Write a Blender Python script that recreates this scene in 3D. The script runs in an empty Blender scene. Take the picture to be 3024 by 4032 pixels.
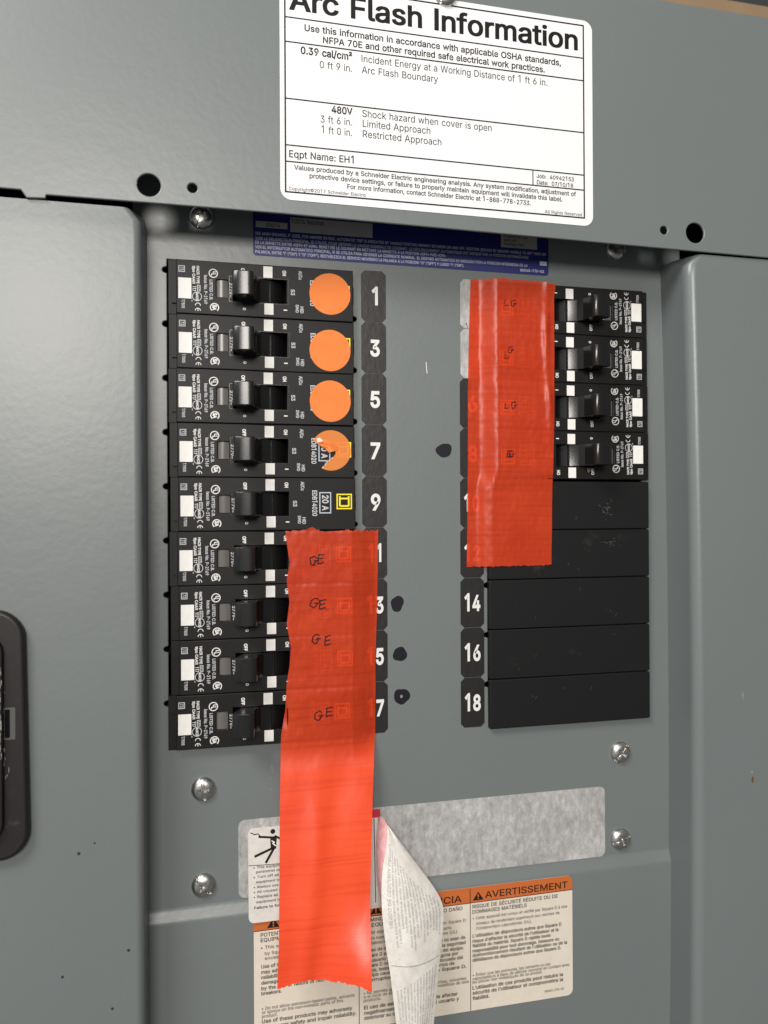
import bpy, math, random, os
from mathutils import Vector, Matrix, noise
from mathutils.geometry import tessellate_polygon, delaunay_2d_cdt
random.seed(7)
MM = 0.001
sc = bpy.context.scene
col = sc.collection

# ------------------------------------------------------------------ camera, light, exposure
YAW, PIT, ROL = 0.22793, 0.00387, -0.005008
F = Vector((math.sin(YAW)*math.cos(PIT), math.cos(YAW)*math.cos(PIT), math.sin(PIT)))
R = Vector((math.cos(YAW), -math.sin(YAW), 0)); U = R.cross(F)
R2 = math.cos(ROL)*R + math.sin(ROL)*U
U2 = -math.sin(ROL)*R + math.cos(ROL)*U
cam = bpy.data.cameras.new('camera'); cam_o = bpy.data.objects.new('camera', cam); col.objects.link(cam_o)
M = Matrix((R2, U2, -F)).transposed().to_4x4()
M.translation = Vector((-80.2015, -368.98, -120.4))*MM
cam_o.matrix_world = M
cam.sensor_fit = 'HORIZONTAL'; cam.sensor_width = 36.0; cam.lens = 3005.81/3024*36.0
cam.clip_start = 0.01; cam.clip_end = 50
cam.dof.use_dof = True; cam.dof.focus_distance = 0.375; cam.dof.aperture_fstop = 15.0
sc.camera = cam_o

w = bpy.data.worlds.new('World'); sc.world = w; w.use_nodes = True
bg = w.node_tree.nodes['Background']
# the dim room around: brighter towards the lit side (upper left), darker on the right and below
_wn = w.node_tree
_tc = _wn.nodes.new('ShaderNodeTexCoord'); _dp = _wn.nodes.new('ShaderNodeVectorMath'); _dp.operation = 'DOT_PRODUCT'
_dp.inputs[1].default_value = (-0.80, -0.35, 0.48)
_wn.links.new(_tc.outputs['Generated'], _dp.inputs[0])
_rp = _wn.nodes.new('ShaderNodeValToRGB'); _wn.links.new(_dp.outputs['Value'], _rp.inputs[0])
_rp.color_ramp.elements[0].position = 0.0; _rp.color_ramp.elements[0].color = (0.15, 0.152, 0.155, 1)
_rp.color_ramp.elements[1].position = 0.95; _rp.color_ramp.elements[1].color = (0.50, 0.51, 0.51, 1)
_wn.links.new(_rp.outputs[0], bg.inputs[0]); bg.inputs[1].default_value = 0.72

def area(name, loc, target, sx, sy, power, color):
    l = bpy.data.lights.new(name, 'AREA'); l.shape = 'RECTANGLE'; l.size = sx; l.size_y = sy
    l.energy = power; l.color = color
    o = bpy.data.objects.new(name, l); col.objects.link(o)
    o.location = loc
    o.rotation_euler = (Vector(target)-Vector(loc)).to_track_quat('-Z', 'Y').to_euler()
    return o
area('ceiling_lamp', (-0.78, -0.78, 0.90), (0, 0, -0.12), 0.55, 0.45, 15.0, (1.0, 0.985, 0.965))
area('far_ceiling_lamp', (-0.50, -2.9, 0.66), (0, 0, -0.1), 1.0, 0.7, 50.0, (1.0, 0.94, 0.88))

sc.view_settings.view_transform = 'Standard'; sc.view_settings.look = 'None'
sc.view_settings.exposure = 0.25; sc.view_settings.gamma = 1.0
try: sc.view_settings.use_curve_mapping = False
except Exception: pass

# ------------------------------------------------------------------ materials
def nodes(name):
    m = bpy.data.materials.new(name); m.use_nodes = True
    nt = m.node_tree; b = nt.nodes['Principled BSDF']
    return m, nt, b
def N(nt, t, **kw):
    n = nt.nodes.new(t)
    for k, v in kw.items():
        if k in n.inputs: n.inputs[k].default_value = v
        else: setattr(n, k, v)
    return n
def coords(nt, scale=(1, 1, 1)):
    tc = N(nt, 'ShaderNodeTexCoord'); mp = N(nt, 'ShaderNodeMapping'); mp.inputs['Scale'].default_value = scale
    nt.links.new(tc.outputs['Object'], mp.inputs['Vector']); return mp.outputs['Vector']
def ramp(nt, src, stops):
    r = N(nt, 'ShaderNodeValToRGB'); nt.links.new(src, r.inputs[0])
    e = r.color_ramp.elements
    while len(e) < len(stops): e.new(0.5)
    for i, (p, c) in enumerate(stops):
        e[i].position = p; e[i].color = (*c, 1) if len(c) == 3 else c
    return r.outputs[0]
def mix(nt, fac, a, b):
    m = N(nt, 'ShaderNodeMix', data_type='RGBA')
    if isinstance(fac, float): m.inputs[0].default_value = fac
    else: nt.links.new(fac, m.inputs[0])
    for s, v in ((6, a), (7, b)):
        if isinstance(v, tuple): m.inputs[s].default_value = (*v, 1)
        else: nt.links.new(v, m.inputs[s])
    return m.outputs[2]
def bump(nt, b, h, strength, dist):
    n = N(nt, 'ShaderNodeBump'); n.inputs['Strength'].default_value = strength; n.inputs['Distance'].default_value = dist
    nt.links.new(h, n.inputs['Height']); nt.links.new(n.outputs[0], b.inputs['Normal'])

def flat_mat(name, c, rough=0.5, spec=0.5, metal=0.0, mottle=0.0, scale=400):
    m, nt, b = nodes(name)
    b.inputs['Roughness'].default_value = rough; b.inputs['Specular IOR Level'].default_value = spec
    b.inputs['Metallic'].default_value = metal
    if mottle:
        nz = N(nt, 'ShaderNodeTexNoise', Scale=scale, Detail=4.0); nt.links.new(coords(nt), nz.inputs['Vector'])
        d = tuple(x*(1-mottle) for x in c); u = tuple(min(1, x*(1+mottle)) for x in c)
        nt.links.new(ramp(nt, nz.outputs[0], [(0.3, d), (0.7, u)]), b.inputs['Base Color'])
    else: b.inputs['Base Color'].default_value = (*c, 1)
    return m

def paint(name, specks=False, base=(0.156, 0.173, 0.171)):
    m, nt, b = nodes(name)
    v = coords(nt)
    n1 = N(nt, 'ShaderNodeTexNoise', Scale=9.0, Detail=3.0); nt.links.new(v, n1.inputs['Vector'])
    c = ramp(nt, n1.outputs[0], [(0.3, tuple(x*0.98 for x in base)), (0.7, tuple(x*1.02 for x in base))])
    # light scuffs
    n2 = N(nt, 'ShaderNodeTexNoise', Scale=75.0, Detail=6.0, Roughness=0.7); nt.links.new(coords(nt, (1, 1, .45)), n2.inputs['Vector'])
    sc_ = ramp(nt, n2.outputs[0], [(0.735, (0, 0, 0)), (0.82, (.5, .5, .5))])
    c = mix(nt, sc_, c, (0.34, 0.35, 0.34))
    if specks:
        vo = N(nt, 'ShaderNodeTexVoronoi', Scale=150.0); nt.links.new(coords(nt, (1, 1, 1.0)), vo.inputs['Vector'])
        sep = N(nt, 'ShaderNodeSeparateColor'); nt.links.new(vo.outputs['Color'], sep.inputs[0])
        sub = N(nt, 'ShaderNodeMath', operation='MULTIPLY_ADD'); nt.links.new(sep.outputs[0], sub.inputs[0]); sub.inputs[1].default_value = 0.9; sub.inputs[2].default_value = -0.74
        lt = N(nt, 'ShaderNodeMath', operation='LESS_THAN'); nt.links.new(vo.outputs['Distance'], lt.inputs[0]); nt.links.new(sub.outputs[0], lt.inputs[1])
        # only a patch of the sheet is dirty (beside the latch)
        g = N(nt, 'ShaderNodeSeparateXYZ'); nt.links.new(coords(nt), g.inputs[0])
        lo = N(nt, 'ShaderNodeMath', operation='LESS_THAN'); nt.links.new(g.outputs[2], lo.inputs[0]); lo.inputs[1].default_value = -0.035
        mu = N(nt, 'ShaderNodeMath', operation='MULTIPLY'); nt.links.new(lt.outputs[0], mu.inputs[0]); nt.links.new(lo.outputs[0], mu.inputs[1])
        c = mix(nt, mu.outputs[0], c, (0.035, 0.033, 0.03))
    nt.links.new(c, b.inputs['Base Color'])
    b.inputs['Roughness'].default_value = 0.34; b.inputs['Specular IOR Level'].default_value = 0.5
    n3 = N(nt, 'ShaderNodeTexNoise', Scale=330.0, Detail=2.0); nt.links.new(v, n3.inputs['Vector'])
    n4 = N(nt, 'ShaderNodeTexNoise', Scale=60.0, Detail=1.0); nt.links.new(v, n4.inputs['Vector'])
    ad = N(nt, 'ShaderNodeMath', operation='MULTIPLY_ADD'); nt.links.new(n4.outputs[0], ad.inputs[0]); ad.inputs[1].default_value = 1.6; nt.links.new(n3.outputs[0], ad.inputs[2])
    bump(nt, b, ad.outputs[0], 0.24, 0.00022)
    return m

def plastic(name, c, rough, dust=0.0, grain=2500, gs=0.15, spec=0.36):
    m, nt, b = nodes(name); v = coords(nt)
    base = c
    if dust:
        oi = N(nt, 'ShaderNodeObjectInfo'); va = N(nt, 'ShaderNodeVectorMath', operation='MULTIPLY_ADD')
        nt.links.new(oi.outputs['Random'], va.inputs[0]); va.inputs[1].default_value = (9, 7, 5); nt.links.new(v, va.inputs[2]); v = va.outputs[0]
    if dust:
        n1 = N(nt, 'ShaderNodeTexNoise', Scale=55.0, Detail=8.0, Roughness=0.72); nt.links.new(v, n1.inputs['Vector'])
        f = ramp(nt, n1.outputs[0], [(0.60, (0, 0, 0)), (0.80, (dust, dust, dust))])
        base = mix(nt, f, c, (0.19, 0.16, 0.125))
        nt.links.new(base, b.inputs['Base Color'])
    else: b.inputs['Base Color'].default_value = (*c, 1)
    n2 = N(nt, 'ShaderNodeTexNoise', Scale=grain, Detail=2.0); nt.links.new(v, n2.inputs['Vector'])
    bump(nt, b, n2.outputs[0], gs, 0.0001)
    b.inputs['Roughness'].default_value = rough; b.inputs['Specular IOR Level'].default_value = spec
    return m

def tape_mat(name):
    m, nt, b = nodes(name); v = coords(nt)
    n1 = N(nt, 'ShaderNodeTexNoise', Scale=30.0, Detail=5.0); nt.links.new(v, n1.inputs['Vector'])
    c = ramp(nt, n1.outputs[0], [(0.3, (0.74, 0.062, 0.018)), (0.7, (0.84, 0.086, 0.026))])
    w1 = N(nt, 'ShaderNodeTexNoise', Scale=1.0, Detail=3.0); nt.links.new(coords(nt, (12, 12, 650)), w1.inputs['Vector'])
    dk = ramp(nt, w1.outputs[0], [(0.36, (.34, .34, .34)), (0.52, (0, 0, 0))])
    c = mix(nt, dk, c, (0.58, 0.038, 0.010))
    nt.links.new(c, b.inputs['Base Color'])
    b.inputs['Roughness'].default_value = 0.31; b.inputs['Specular IOR Level'].default_value = 0.42
    wv = N(nt, 'ShaderNodeTexWave', Scale=260.0, Distortion=0.6, bands_direction='Z'); nt.links.new(v, wv.inputs['Vector'])
    wx = N(nt, 'ShaderNodeTexWave', Scale=420.0, Distortion=0.6, bands_direction='X'); nt.links.new(v, wx.inputs['Vector'])
    n3 = N(nt, 'ShaderNodeTexNoise', Scale=110.0, Detail=2.0); nt.links.new(coords(nt, (1, 1, .5)), n3.inputs['Vector'])
    a1 = N(nt, 'ShaderNodeMath', operation='MULTIPLY_ADD'); nt.links.new(wx.outputs[1], a1.inputs[0]); a1.inputs[1].default_value = 0.03
    wm = N(nt, 'ShaderNodeMath', operation='MULTIPLY'); nt.links.new(wv.outputs[1], wm.inputs[0]); wm.inputs[1].default_value = 0.05; nt.links.new(wm.outputs[0], a1.inputs[2])
    a2 = N(nt, 'ShaderNodeMath', operation='MULTIPLY_ADD'); nt.links.new(n3.outputs[0], a2.inputs[0]); a2.inputs[1].default_value = 4.5; nt.links.new(a1.outputs[0], a2.inputs[2])
    bump(nt, b, a2.outputs[0], 0.26, 0.00022)
    tr = N(nt, 'ShaderNodeBsdfTransparent'); tr.inputs[0].default_value = (1, 0.30, 0.15, 1)
    ms = N(nt, 'ShaderNodeMixShader'); g = N(nt, 'ShaderNodeSeparateXYZ'); nt.links.new(v, g.inputs[0])
    mr = N(nt, 'ShaderNodeMapRange'); nt.links.new(g.outputs[2], mr.inputs[0])       # stuck down it lets the print show, hanging free it does not
    for k, val in ((1, -0.243), (2, -0.228), (3, 0.02), (4, 0.42)): mr.inputs[k].default_value = val
    nt.links.new(mr.outputs[0], ms.inputs[0])
    out = nt.nodes['Material Output']
    nt.links.new(b.outputs[0], ms.inputs[1]); nt.links.new(tr.outputs[0], ms.inputs[2]); nt.links.new(ms.outputs[0], out.inputs[0])
    return m

def dot_mat(name):
    m, nt, b = nodes(name); v = coords(nt)
    n1 = N(nt, 'ShaderNodeTexNoise', Scale=90.0, Detail=6.0); nt.links.new(v, n1.inputs['Vector'])
    nt.links.new(ramp(nt, n1.outputs[0], [(0.3, (1.0, 0.30, 0.07)), (0.7, (1.0, 0.34, 0.085))]), b.inputs['Base Color'])
    b.inputs['Roughness'].default_value = 0.6; b.inputs['Specular IOR Level'].default_value = 0.3
    tr = N(nt, 'ShaderNodeBsdfTransparent'); tr.inputs[0].default_value = (1, .55, .25, 1); ms = N(nt, 'ShaderNodeMixShader'); ms.inputs[0].default_value = 0.34
    nt.links.new(b.outputs[0], ms.inputs[1]); nt.links.new(tr.outputs[0], ms.inputs[2]); nt.links.new(ms.outputs[0], nt.nodes['Material Output'].inputs[0])
    return m

def residue_mat(name):
    m, nt, b = nodes(name)
    n1 = N(nt, 'ShaderNodeTexNoise', Scale=300.0, Detail=9.0, Roughness=0.75); nt.links.new(coords(nt, (1, 1, .55)), n1.inputs['Vector'])
    n2 = N(nt, 'ShaderNodeTexNoise', Scale=38.0, Detail=3.0); nt.links.new(coords(nt), n2.inputs['Vector'])
    ad = N(nt, 'ShaderNodeMath', operation='MULTIPLY_ADD'); nt.links.new(n2.outputs[0], ad.inputs[0]); ad.inputs[1].default_value = 0.4; nt.links.new(n1.outputs[0], ad.inputs[2])
    c = ramp(nt, ad.outputs[0], [(0.50, (0.24, 0.24, 0.23)), (0.72, (0.40, 0.392, 0.38)), (0.92, (0.58, 0.57, 0.55))])
    nt.links.new(c, b.inputs['Base Color']); b.inputs['Roughness'].default_value = 0.5
    bump(nt, b, n1.outputs[0], 0.5, 0.0002)
    return m

def paper_mat(name, c, bleed=None):
    m, nt, b = nodes(name)
    n1 = N(nt, 'ShaderNodeTexNoise', Scale=260.0, Detail=8.0, Roughness=0.7); nt.links.new(coords(nt), n1.inputs['Vector'])
    lo = bleed or tuple(x*0.86 for x in c)
    nt.links.new(ramp(nt, n1.outputs[0], [(0.32, lo), (0.62, c)]), b.inputs['Base Color'])
    b.inputs['Roughness'].default_value = 0.65
    bump(nt, b, n1.outputs[0], 0.6, 0.0002)
    return m

def tag_mat(name):
    m, nt, b = nodes(name); v = coords(nt, (1, 1, .6))
    b.inputs['Base Color'].default_value = (0.013, 0.0115, 0.011, 1)
    oi = N(nt, 'ShaderNodeObjectInfo'); va = N(nt, 'ShaderNodeVectorMath', operation='MULTIPLY_ADD')
    nt.links.new(oi.outputs['Random'], va.inputs[0]); va.inputs[1].default_value = (9, 7, 5); nt.links.new(v, va.inputs[2]); v = va.outputs[0]
    n1 = N(nt, 'ShaderNodeTexNoise', Scale=420.0, Detail=3.0); nt.links.new(v, n1.inputs['Vector'])
    b.inputs['Roughness'].default_value = 0.42
    bump(nt, b, n1.outputs[0], 0.32, 0.0003)
    return m

m_paint = paint('grey_enamel'); m_paint_dirty = paint('grey_enamel_with_specks', True)
m_dark = flat_mat('dark_interior', (0.006, 0.006, 0.006), 0.9, 0.1)
m_case = plastic('breaker_plastic', (0.0090, 0.0084, 0.0082), 0.46, spec=0.24, dust=0.08, gs=0.35)
m_toggle = plastic('toggle_plastic', (0.011, 0.0105, 0.0105), 0.22, spec=0.5, gs=0.15, grain=1800)
m_blank = plastic('filler_plastic', (0.0082, 0.0082, 0.0086), 0.55, spec=0.22, dust=0.16, gs=0.4)
m_latch = plastic('latch_plastic', (0.016, 0.014, 0.0135), 0.4, dust=0.35, gs=0.4)
m_white = flat_mat('white_marking', (0.82, 0.80, 0.76), 0.5, mottle=0.04)
m_print = flat_mat('printed_lettering', (0.52, 0.53, 0.54), 0.5)
m_printw = flat_mat('white_lettering', (0.74, 0.73, 0.70), 0.5)
m_yellow = flat_mat('yellow_print', (0.85, 0.70, 0.01), 0.5)
m_boxblue = flat_mat('pale_blue_print', (0.42, 0.48, 0.55), 0.5)
m_label = flat_mat('white_label_vinyl', (0.80, 0.80, 0.80), 0.5, spec=0.25, mottle=0.02)
m_ink = flat_mat('black_ink', (0.010, 0.0095, 0.0095), 0.6, spec=0.2)
m_marker = plastic('marker_ink', (0.012, 0.011, 0.016), 0.34, gs=0.3, grain=900)
m_cream = flat_mat('cream_label', (0.69, 0.62, 0.52), 0.45, mottle=0.03, scale=200)
m_orange = flat_mat('orange_header', (0.52, 0.13, 0.028), 0.45)
m_blue = flat_mat('blue_label', (0.006, 0.0095, 0.12), 0.5)
m_greybox = flat_mat('grey_label_box', (0.33, 0.32, 0.31), 0.5)
m_bluetext = flat_mat('pale_print_on_blue', (0.50, 0.52, 0.62), 0.5)
m_red = flat_mat('crimson_header', (0.50, 0.022, 0.045), 0.45)
m_pink = paper_mat('pink_bleed_paper', (0.72, 0.46, 0.45), (0.62, 0.22, 0.26))
m_danger = paper_mat('danger_label_paper', (0.66, 0.635, 0.59))
m_paper = paper_mat('peeled_label_back', (0.74, 0.70, 0.645), (0.60, 0.565, 0.52))
m_bleed = flat_mat('bleed_through_print', (0.36, 0.345, 0.33), 0.7, mottle=0.35, scale=900)
m_res = residue_mat('adhesive_residue')
m_tag = tag_mat('number_tag_vinyl')
m_tape = tape_mat('red_tape')
m_dot = dot_mat('orange_sticker'); m_torn = flat_mat('torn_sticker_paper', (0.80, 0.66, 0.55), 0.7, mottle=.15, scale=900)
m_window = plastic('smoky_window', (0.13, 0.12, 0.11), 0.22, gs=0.1)
m_insert = flat_mat('grey_plastic', (0.075, 0.072, 0.066), 0.5)
m_scuff = flat_mat('pale_scrape', (0.23, 0.22, 0.20), 0.55, mottle=0.3, scale=1500)
m_wall = flat_mat('tan_wall', (0.26, 0.175, 0.10), 0.8, mottle=0.06, scale=30)
m_wall2 = flat_mat('dark_wall_band', (0.03, 0.032, 0.036), 0.8)
m, nt, b = nodes('zinc_steel'); m_zinc = m
b.inputs['Metallic'].default_value = 1.0; b.inputs['Roughness'].default_value = 0.30
nz = N(nt, 'ShaderNodeTexNoise', Scale=700.0, Detail=4.0); nt.links.new(coords(nt), nz.inputs['Vector'])
nt.links.new(ramp(nt, nz.outputs[0], [(0.3, (0.46, 0.45, 0.42)), (0.7, (0.72, 0.71, 0.68))]), b.inputs['Base Color'])
bump(nt, b, nz.outputs[0], 0.3, 0.0002)

# ------------------------------------------------------------------ mesh helpers (millimetres; x right, z up, -y towards the viewer)
_fp = os.path.join(bpy.utils.system_resource('DATAFILES') or '', 'fonts', 'Inter.woff2')
try: FONT = bpy.data.fonts.load(_fp)
except Exception: FONT = None
_fp2 = os.path.join(bpy.utils.system_resource('DATAFILES') or '', 'fonts', 'NotoSansHebrew-Regular.woff2')
try: FONT1 = bpy.data.fonts.load(_fp2)      # its figure 1 has no foot
except Exception: FONT1 = None
_cache = {}; _one = {}
def outline_char(ch):
    """closed outlines of one character, and its advance"""
    if ch not in _one:
        def loops_of(body):
            c = bpy.data.curves.new('t', 'FONT'); c.body = body; c.size = 1; c.fill_mode = 'NONE'; c.resolution_u = 3
            f = FONT1 if (ch in '1|' and FONT1) else FONT
            if f: c.font = f
            o = bpy.data.objects.new('t', c); me = bpy.data.meshes.new_from_object(o)
            nb = {}
            for e_ in me.edges:
                a, b_ = e_.vertices; nb.setdefault(a, []).append(b_); nb.setdefault(b_, []).append(a)
            P = [(v.co.x, v.co.y) for v in me.vertices]; seen = set(); out_ = []
            for st in sorted(nb):
                if st in seen: continue
                lp = [st]; seen.add(st); cur = st
                while True:
                    nx = [k for k in nb[cur] if k not in seen]
                    if not nx: break
                    cur = min(nx, key=lambda k: abs(k-cur)); seen.add(cur); lp.append(cur)
                pts = []
                for k in lp:
                    if not pts or (abs(P[k][0]-pts[-1][0])+abs(P[k][1]-pts[-1][1])) > 1e-5: pts.append(P[k])
                if len(pts) > 2: out_.append(pts)
            bpy.data.objects.remove(o); bpy.data.curves.remove(c); bpy.data.meshes.remove(me)
            return out_
        if ch == 'I':
            _one[ch] = ([[(0.058, 0), (0.126, 0), (0.126, 0.53), (0.058, 0.53)]], 0.185); return _one[ch]
        lp = loops_of(ch)
        bar = loops_of('|'); two = loops_of(ch+'|') if ch != ' ' else loops_of('. |')
        r = lambda L: max(p[0] for q in L for p in q)
        adv = r(two)-r(bar) if ch != ' ' else 0.23
        _one[ch] = (lp, adv)
    return _one[ch]
def area2(lp): return sum(a[0]*b_[1]-b_[0]*a[1] for a, b_ in zip(lp, lp[1:]+lp[:1]))/2
def inside(p, lp):
    r = False
    for a, b_ in zip(lp, lp[1:]+lp[:1]):
        if (a[1] > p[1]) != (b_[1] > p[1]) and p[0] < (b_[0]-a[0])*(p[1]-a[1])/(b_[1]-a[1])+a[0]: r = not r
    return r
_gl = {}
def glyph_mesh(ch, bold):
    k = (ch, bold)
    if k not in _gl:
        lps, adv = outline_char(ch); res = []
        for i, lp in enumerate(lps):
            if area2(max(lps, key=lambda o: abs(area2(o)))) < 0: lp = lp[::-1]     # outer outlines counter-clockwise
            if bold:
                n = len(lp); q = []
                for m_ in range(n):
                    a, b_, c = lp[m_-1], lp[m_], lp[(m_+1) % n]
                    d1 = Vector((b_[0]-a[0], b_[1]-a[1])).normalized(); d2 = Vector((c[0]-b_[0], c[1]-b_[1])).normalized()
                    n1 = Vector((d1.y, -d1.x)); n2 = Vector((d2.y, -d2.x)); t = n1+n2
                    t = t*(2/max(t.length_squared, 1.2)) if t.length > 1e-6 else n1
                    q.append((b_[0]+t.x*bold, b_[1]+t.y*bold))
                lp = q
            res.append(lp)
        vs = []; fs = []
        if res:
            V = []; E = []
            for lp in res:
                b0 = len(V); V += [Vector(p) for p in lp]; E += [(b0+m_, b0+(m_+1) % len(lp)) for m_ in range(len(lp))]
            o = delaunay_2d_cdt(V, E, [], 0, 1e-6)
            vs = [tuple(v) for v in o[0]]
            for t in o[2]:
                c = (sum(vs[m_][0] for m_ in t)/3, sum(vs[m_][1] for m_ in t)/3)
                if sum((1 if area2(lp) > 0 else -1) for lp in res if inside(c, lp)) > 0:
                    a, b_, c_ = (vs[m_] for m_ in t)
                    fs.append(tuple(t) if (b_[0]-a[0])*(c_[1]-a[1])-(b_[1]-a[1])*(c_[0]-a[0]) > 0 else tuple(t)[::-1])
        _gl[k] = (vs, fs, adv)
    return _gl[k]
def glyphs(s, bold, track=1.0):
    k = (s, bold, track)
    if k not in _cache:
        x = 0.0; V = []; Fc = []
        for ch in s:
            vs, fs, adv = glyph_mesh(ch, bold); b0 = len(V)
            V += [(a+x, b_) for a, b_ in vs]; Fc += [tuple(b0+m_ for m_ in f) for f in fs]
            x += adv*track
        _cache[k] = (V, Fc)
    return _cache[k]
def capheight():
    vs, _ = glyphs('H', 0.0); return max(v[1] for v in vs)

BOLD = 0.007
class MB:
    def __init__(self): self.v = []; self.f = []; self.m = []; self.mats = []
    def mi(self, m):
        if m not in self.mats: self.mats.append(m)
        return self.mats.index(m)
    def add(self, vs, fs, m):
        n = len(self.v); i = self.mi(m); self.v += [tuple(v) for v in vs]
        for f in fs: self.f.append(tuple(n+k for k in f)); self.m.append(i)
    def poly(self, pts, m, S=None, off=0.0):
        S = S or (lambda x, z, o: (x, -o, z))
        tri = tessellate_polygon([[Vector((p[0], p[1], 0)) for p in pts]])
        fs = []
        for t in tri:
            a, b_, c = (pts[i] for i in t)
            ar = (b_[0]-a[0])*(c[1]-a[1])-(b_[1]-a[1])*(c[0]-a[0])
            fs.append(tuple(t) if ar > 0 else tuple(reversed(t)))
        self.add([S(p[0], p[1], off) for p in pts], fs, m)
    def rect(self, x0, z0, x1, z1, m, S=None, off=0.0):
        x0, x1 = min(x0, x1), max(x0, x1); z0, z1 = min(z0, z1), max(z0, z1)
        self.poly([(x0, z0), (x1, z0), (x1, z1), (x0, z1)], m, S, off)
    def frame(self, x0, z0, x1, z1, t, m, S=None, off=0.0):
        x0, x1 = min(x0, x1), max(x0, x1); z0, z1 = min(z0, z1), max(z0, z1)
        self.rect(x0, z0, x1, z0+t, m, S, off); self.rect(x0, z1-t, x1, z1, m, S, off)
        self.rect(x0, z0+t, x0+t, z1-t, m, S, off); self.rect(x1-t, z0+t, x1, z1-t, m, S, off)
    def ring(self, cx, cz, r0, r1, m, S=None, off=0.0, a0=0.0, a1=360.0, n=28, ky=1.0):
        S = S or (lambda x, z, o: (x, -o, z)); vs = []; fs = []
        for i in range(n+1):
            a = math.radians(a0+(a1-a0)*i/n)
            vs += [S(cx+r0*math.cos(a), cz+r0*ky*math.sin(a), off), S(cx+r1*math.cos(a), cz+r1*ky*math.sin(a), off)]
        for i in range(n): fs.append((2*i, 2*i+1, 2*i+3, 2*i+2))
        self.add(vs, fs, m)
    def disc(self, cx, cz, r, m, S=None, off=0.0, n=28):
        self.poly([(cx+r*math.cos(2*math.pi*i/n), cz+r*math.sin(2*math.pi*i/n)) for i in range(n)], m, S, off)
    def stroke(self, pts, wd, m, S=None, off=0.0):
        S = S or (lambda x, z, o: (x, -o, z))
        for a, b_ in zip(pts, pts[1:]):
            d = Vector((b_[0]-a[0], b_[1]-a[1]));
            if d.length < 1e-6: continue
            d.normalize(); n = Vector((-d.y, d.x))*wd/2; e = d*wd*0.35
            q = [(a[0]-n.x-e.x, a[1]-n.y-e.y), (b_[0]-n.x+e.x, b_[1]-n.y+e.y), (b_[0]+n.x+e.x, b_[1]+n.y+e.y), (a[0]+n.x-e.x, a[1]+n.y-e.y)]
            off += 0.0015
            self.add([S(x, z, off) for x, z in q], [(0, 1, 2, 3)], m)
    def text(self, s, x, z, h, m, w=None, rot=0, bold=0.0, align='L', S=None, off=0.0, slope=0.0, track=1.0):
        """cap height h, baseline start (x, z); w fixes the length; rot 0, -90 (reads down) or 90 (reads up)"""
        S = S or (lambda a, b_, o: (a, -o, b_))
        vs, fs = glyphs(s, bold+BOLD, track)
        if not vs: return
        k = h/CAP; x0 = min(v[0] for v in vs); x1 = max(v[0] for v in vs)
        kx = (w/(x1-x0)) if w else k*0.93
        sh = {'L': 0, 'C': -(x1-x0)*kx/2, 'R': -(x1-x0)*kx}[align]
        out = []
        for a, b_ in vs:
            p = (a-x0)*kx+sh; q = b_*k + p*slope
            if rot == 0: out.append(S(x+p, z+q, off))
            elif rot == -90: out.append(S(x+q, z-p, off))
            elif rot == 90: out.append(S(x-q, z+p, off))
            else:
                ca, sa = math.cos(math.radians(rot)), math.sin(math.radians(rot)); out.append(S(x+p*ca-q*sa, z+p*sa+q*ca, off))
        self.add(out, fs, m)
    def vtext(self, s, x0, z0, x1, z1, m, bold=0.0, S=None, off=0.0):
        self.text(s, x0, max(z0, z1), x1-x0, m, w=abs(z0-z1), rot=-90, bold=bold, S=S, off=off)
    def box(self, x0, y0, z0, x1, y1, z1, m):
        v = [(x, y, z) for x in (x0, x1) for y in (y0, y1) for z in (z0, z1)]
        self.add(v, [(0, 1, 3, 2), (4, 6, 7, 5), (0, 4, 5, 1), (2, 3, 7, 6), (0, 2, 6, 4), (1, 5, 7, 3)], m)
    def plate(self, loops, y_front, thick, bev, m, res=2):
        c = bpy.data.curves.new('p', 'CURVE'); c.dimensions = '2D'; c.fill_mode = 'BOTH'
        c.extrude = max(thick/2-bev, 0.001); c.bevel_depth = bev; c.bevel_resolution = res; c.offset = -bev
        for lp in loops:
            s = c.splines.new('POLY'); s.points.add(len(lp)-1); s.use_cyclic_u = True
            for p, q in zip(s.points, lp): p.co = (q[0], q[1], 0, 1)
        o = bpy.data.objects.new('p', c); me = bpy.data.meshes.new_from_object(o)
        yc = y_front+thick/2
        self.add([(v.co.x, yc-v.co.z, v.co.y) for v in me.vertices], [tuple(p.vertices) for p in me.polygons], m)
        bpy.data.objects.remove(o); bpy.data.curves.remove(c); bpy.data.meshes.remove(me)
    def grid(self, nu, nv, fn, m, flip=False):
        vs = [fn(i/nu, j/nv) for j in range(nv+1) for i in range(nu+1)]; fs = []
        for j in range(nv):
            for i in range(nu):
                q = (j*(nu+1)+i, j*(nu+1)+i+1, (j+1)*(nu+1)+i+1, (j+1)*(nu+1)+i)
                fs.append(q[::-1] if flip else q)
        self.add(vs, fs, m)
    def build(self, name, parent=None, smooth=None, loc=None):
        me = bpy.data.meshes.new(name); me.from_pydata([(a*MM, b_*MM, c*MM) for a, b_, c in self.v], [], self.f)
        for m_ in self.mats: me.materials.append(m_)
        me.polygons.foreach_set('material_index', self.m)
        me.update()
        if smooth:
            me.polygons.foreach_set('use_smooth', [True]*len(me.polygons)); me.set_sharp_from_angle(angle=math.radians(smooth))
        o = bpy.data.objects.new(name, me); col.objects.link(o)
        if parent: o.parent = parent
        if loc: o.location = tuple(a*MM for a in loc)
        return o
CAP = capheight()
def tag(o, label, cat=None, group=None):
    o['label'] = label
    if cat: o['category'] = cat
    if group: o['group'] = group
    return o
def thing(name, label, cat, loc=(0, 0, 0), group=None):
    o = bpy.data.objects.new(name, None); col.objects.link(o); o.location = tuple(a*MM for a in loc)
    o.empty_display_size = 0.01
    return tag(o, label, cat, group)
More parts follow.
